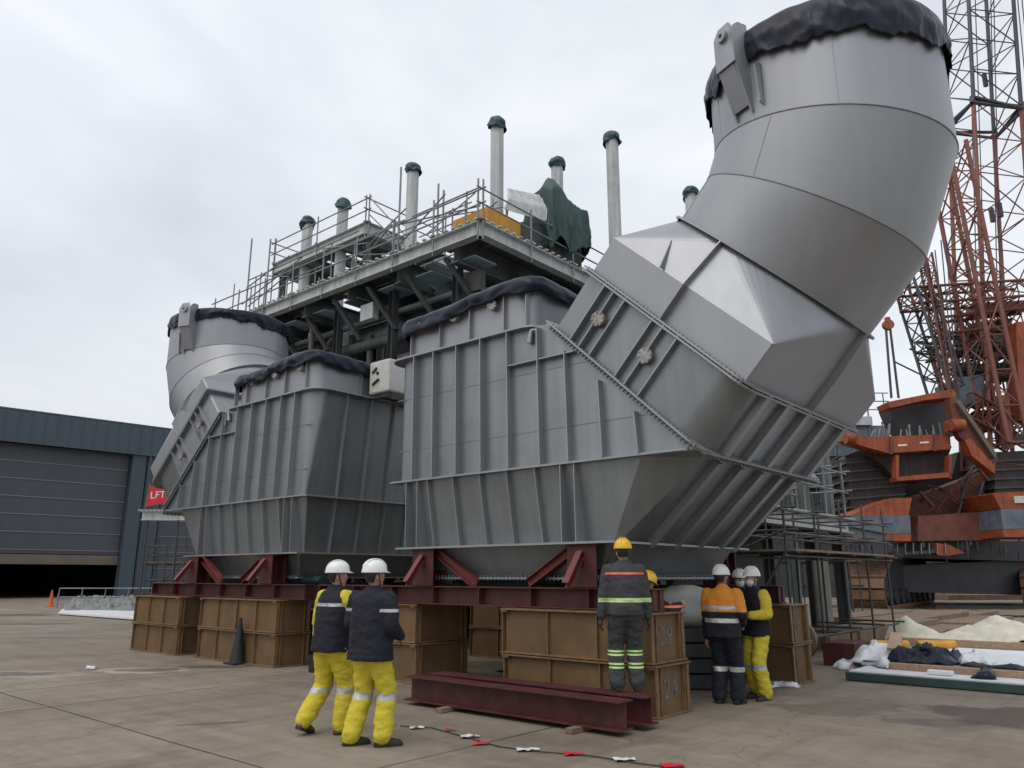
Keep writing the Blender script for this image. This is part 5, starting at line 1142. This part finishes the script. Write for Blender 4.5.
pp('walkway', 'galv_dk', [(893, 553), (945, 549), (946, 552), (893, 556)], 42, 1)
for i in range(7): pp('walkway_post', 'galv', [(897+8*i, 543), (898+8*i, 543), (898+8*i, 554), (897+8*i, 554)], 41.9, .06)
pp('orange_wedge', 'orange', [(937, 543), (950, 545), (965, 553), (945, 556), (937, 555)], 42, .5)
# superstructure
pp('slew_ring', 'boom_dk', [(905, 541), (1060, 541), (1060, 562), (905, 558)], 45, 6)
def block(pts_top, band, pts_bot, D, th):
    a = pp('counterweight_tray', 'orange', pts_top, D, th, bev=.05); pp('tray_band', 'ygrey', band, D-.02, th, a); pp('tray_base', 'orange', pts_bot, D, th, a)
block([(849, 516), (867, 508), (893, 498), (912, 498), (908, 517)], [(849, 516.2), (910, 515.5), (911, 533.5), (852, 534.8)], [(852, 535), (911, 533.7), (911, 541), (852, 541)], 41, 3)
block([(992, 493), (1060, 490), (1060, 508), (1001, 509)], [(1001, 509.2), (1060, 508.2), (1060, 528), (1003, 529)], [(1003, 529.2), (1060, 528.2), (1060, 537), (1004, 537)], 40.5, 3)
pp('sign_plate', 'wrap', [(1014, 496), (1060, 495), (1060, 503), (1015, 503)], 40.4, .05)
pp('dark_backing', 'cw', [(903, 478), (952, 476), (958, 452), (1000, 462), (1000, 545), (905, 545)], 46.5, 1.5)  # dark backing slab added to close the bright sky gap under the tray
pp('machine_house', 'orange_dk', [(918, 516), (978, 512), (984, 540), (918, 541)], 42.5, 4); pp('machine_frame', 'orange_dk', [(908, 500), (990, 470), (992, 541), (911, 541)], 44.5, 2)
pp('counterweight_slab_stack', 'cw', [(846, 458), (905, 452), (905, 515), (852, 516)], 43.5, 3)
for i in range(6): pp('slab_edge', 'boom_dk', [(845, 462+9*i), (906, 457+9*i), (906, 459+9*i), (845, 464+9*i)], 43.4, 3.1)
pp('counterweight_slab_stack', 'cw', [(995, 452), (1060, 449), (1060, 492), (995, 493)], 43.5, 3)
for i in range(4): pp('slab_edge', 'boom_dk', [(994, 460+9*i), (1060, 457+9*i), (1060, 459+9*i), (994, 462+9*i)], 43.4, 3.1)
# lifted tray with orange beams
pp('tray_beam', 'orange', [(845, 432), (870, 437), (950, 434), (951, 449), (888, 453), (866, 447), (845, 440)], 42, 1.0, bev=.04)
pp('tray_beam_rib', 'orange_dk', [(890, 436.5), (893, 436.5), (893, 454), (890, 454)], 41.9, 1.1); pp('tray_beam_rib', 'orange_dk', [(934, 434), (937, 434), (937, 451), (934, 451)], 41.9, 1.1)
pp('mark', 'white', [(898, 444.5), (907, 444), (907, 445.8), (898, 446.3)], 41.97, .02); pp('mark', 'white', [(920, 441.8), (929, 441.4), (929, 443), (920, 443.5)], 41.97, .02)
pp('tray_under', 'cw', [(866, 448), (952, 446), (940, 478), (893, 476)], 42.8, 3)
pp('lower_tray_beam', 'orange', [(896, 477), (952, 472), (952, 477), (897, 481)], 41.8, .8); 
for x in (896, 949): pp('tray_hanger', 'orange', [(x, 455), (x+3, 455), (x+3, 478), (x, 478)], 41.8, .5)
pp('diagonal_arm', 'orange_dk', [(950, 398), (956, 396), (998, 458), (994, 470), (960, 437), (952, 420)], 41.4, .5)
pp('side_arm', 'orange', [(965, 440), (970, 438), (995, 466), (995, 474), (972, 456)], 41.2, .6)
pp('side_rail', 'brown_trim', [(957, 402), (960, 400), (997, 454), (995, 458)], 41.1, .3)
pp('top_beam', 'orange', [(887, 402), (952, 389), (956, 391), (956, 397), (925, 400), (890, 408)], 42, 1.3, bev=.04)
pp('winch_frame', 'boom_dk', [(888, 408), (953, 400), (954, 436), (905, 438), (893, 420)], 43.6, 1.2)
for i in range(2): c = at(957, 425+i*0, 41.2); b = MB(); b.tube(c-RIGHT*.35+FWD*i*.5, c+RIGHT*.35+FWD*i*.5, .32, 18); b.build('sheave', 'orange', crane)
c = at(849, 438, 41.6); b = MB(); b.tube(c-RIGHT*.2, c+RIGHT*.25, .34, 18); b.build('sheave', 'orange', crane)
c = at(847, 415, 41.8); b = MB(); b.bar(c-UP*1.1, c+UP*1.4, RIGHT*.3, FWD*.3); b.build('end_post', 'orange_dk', crane)
pp('winch_drum_house', 'ygrey', [(957, 378), (983, 374), (988, 402), (961, 405)], 44, 2.5)
rnd = random.Random(11)
b_cl = 0
for i in range(26):                                       # pipes, hoses and brackets of the machinery
    x = rnd.uniform(912, 992); y = rnd.uniform(462, 512); c = at(x, y, rnd.uniform(43.2, 44.4)); d = (RIGHT*rnd.uniform(-1, 1)+UP*rnd.uniform(-1, 1)).normalized()*rnd.uniform(.5, 1.8)
    b = MB(); b.tube(c, c+d, rnd.uniform(.04, .12), 6); b.build('hose', rnd.choice(['boom_dk', 'orange_dk', 'galv_dk', 'orange_dk']), crane)
for i in range(18):
    x = 868+rnd.uniform(0, 80); c = at(x, 437, 42.3); b = MB(); b.tube(c, c+UP*rnd.uniform(.3, .9)+RIGHT*rnd.uniform(-.2, .2), .05, 6); b.build('rail_stub', 'galv', crane)
def lattice(name, A, B, wd, dp, bays, m, rc=.11, rl=.05, parent=crane, side=RIGHT, taper=1.):
    A, B = Vector(A), Vector(B); ax = (B-A).normalized(); s = (side-ax*side.dot(ax)).normalized(); f = ax.cross(s).normalized(); b = MB()
    def cor(t): k = 1+(taper-1)*t; c = A.lerp(B, t); return [c+s*wd/2*k-f*dp/2*k, c+s*wd/2*k+f*dp/2*k, c-s*wd/2*k+f*dp/2*k, c-s*wd/2*k-f*dp/2*k]
    C0, C1 = cor(0), cor(1)
    for p, q in zip(C0, C1): b.tube(p, q, rc, 8)
    for k in range(bays):
        c0, c1 = cor(k/bays), cor((k+1)/bays)
        for j in range(4):
            b.tube(c0[j], c0[(j+1) % 4], rl*.9, 5, caps=False)
            if k % 2: b.tube(c0[j], c1[(j+1) % 4], rl, 5, caps=False)
            else: b.tube(c0[(j+1) % 4], c1[j], rl, 5, caps=False)
    return b.build(name, m, parent)
A1 = at(1003, 470, 45); B1 = at(984, 118, 46.5); d1 = (B1-A1)
lattice('lower_boom_section', A1, B1, 3.1, 3.0, 9, 'boom_red', .13, .045)
lattice('upper_boom_section', B1+d1*.004, B1+d1*.62, 3.1, 3.0, 6, 'boom_dk', .13, .045)
lattice('boom_joint_frame', B1-d1.normalized()*.25, B1+d1.normalized()*.25, 3.4, 3.2, 1, 'boom_dk', .16, .12)
lattice('back_mast', at(1006, 445, 43), at(947, 150, 43), 1.1, 2.2, 9, 'boom_red', .13, .05)
lattice('gantry_leg', at(946, 392, 43.5), at(899, 245, 44.5), .9, 2.2, 8, 'boom_dk', .09, .045)
lattice('gantry_leg', at(951, 392, 42.5), at(925, 255, 43.5), .5, .6, 10, 'orange_dk', .07, .035)
lattice('gantry_cross_truss', at(905, 300, 44), at(1024, 292, 44), 1.0, 1.6, 8, 'orange_dk', .09, .045, side=UP)
lattice('gantry_cross_truss', at(940, 328, 44.6), at(1030, 318, 44.6), 1.0, 1.2, 6, 'orange_dk', .09, .045, side=UP)
lattice('gantry_cross_truss', at(920, 345, 45), at(1005, 352, 45), .7, 1.2, 6, 'boom_dk', .08, .045, side=UP)
pp('gantry_box', 'orange_dk', [(975, 303), (1026, 300), (1026, 310), (975, 313)], 44.5, 1); pp('gantry_box', 'orange', [(1016, 322), (1050, 320), (1050, 420), (1020, 420)], 43, .8); pp('cabin_panel', 'cw', [(976, 322), (1012, 318), (1012, 352), (980, 354)], 45.4, 1.2)
pp('gantry_box', 'orange_dk', [(962, 332), (982, 330), (984, 348), (966, 350)], 45.2, 1); pp('red_post', 'orange_dk', [(1003, 395), (1009, 394), (1014, 448), (1008, 449)], 42, .5)
lattice('machinery_truss', at(960, 405, 44.2), at(1020, 440, 44.2), 1.4, 1.6, 6, 'orange_dk', .09, .05, side=UP)
lattice('machinery_truss', at(958, 360, 44.8), at(1008, 372, 44.8), 1.2, 1.2, 5, 'boom_dk', .09, .05, side=UP)
rnd = random.Random(31)
for i in range(50):
    x = rnd.uniform(935, 1020); y = rnd.uniform(345, 445); c = at(x, y, rnd.uniform(43.5, 46)); d = (RIGHT*rnd.choice([1, -1, .3, 0])+UP*rnd.choice([0, .1, 1, .6])+FWD*.1).normalized()*rnd.uniform(.8, 3.0)
    b = MB(); b.tube(c, c+d, rnd.uniform(.04, .10), 6); b.build('brace_tube', rnd.choice(['boom_dk', 'orange_dk', 'boom_red', 'boom_dk', 'galv_dk']), crane)
for i in range(16):
    x = rnd.uniform(940, 1015); y = rnd.uniform(330, 445); c = at(x, y, rnd.uniform(44.5, 46)); b = MB(); b.bar(c, c+RIGHT*rnd.uniform(.5, 1.6), UP*rnd.uniform(.15, .5), FWD*.3); b.build('machinery_box', rnd.choice(['boom_dk', 'cw', 'orange_dk', 'ygrey']), crane)
for i in range(40):
    x = rnd.uniform(850, 1020); y = rnd.uniform(540, 562); c = at(x, y, 42.6); b = MB(); b.tube(c, c+UP*rnd.uniform(.3, .8), .04, 5); b.build('ladder_rung', rnd.choice(['galv', 'boom_dk', 'galv_dk']), crane)
# pendants and ropes
for (x0, y0, x1, y1, D) in ((990, -40, 998, 330, 46), (993, -40, 1001, 330, 46), (974, -40, 986, 330, 47), (968, -40, 977, 300, 47), (1010, -40, 1040, 300, 44), (1014, -40, 1046, 300, 44), (1018, -40, 1052, 300, 44), (1022, -40, 1060, 300, 44), (941, 240, 955, 392, 42), (935, 250, 951, 392, 42), (946, 240, 957, 392, 42)):
    b = MB(); b.tube(at(x0, y0, D), at(x1, y1, D), .035, 5); b.build('pendant_rope', 'boom_dk', crane)
for x0, y0, D in ((992, 215, 45.9), (1000, 210, 45.9), (997, 300, 45.9), (985, 80, 46.4)): b = MB(); c = at(x0, y0, D); b.bar(c-UP*.5, c+UP*.5, RIGHT*.12, FWD*.1); b.build('rope_clamp', 'boom_dk', crane)
t = thing('hook_block', 'small orange sheave block with two ropes left of the crane gantry', 'hook block', tuple(at(888, 330, 42))); c = at(888, 325, 42); b = MB(); b.tube(c-FWD*.15, c+FWD*.15, .3, 16); b.bar(c-UP*.1, c+UP*.45, RIGHT*.12, FWD*.12); b.build('sheave', 'orange', t)
for dx in (-3, 3): b = MB(); b.tube(at(888+dx*.7, 328, 42), at(895+dx*1.2, 398, 42), .07, 6); b.build('rope', 'boom_dk', t)
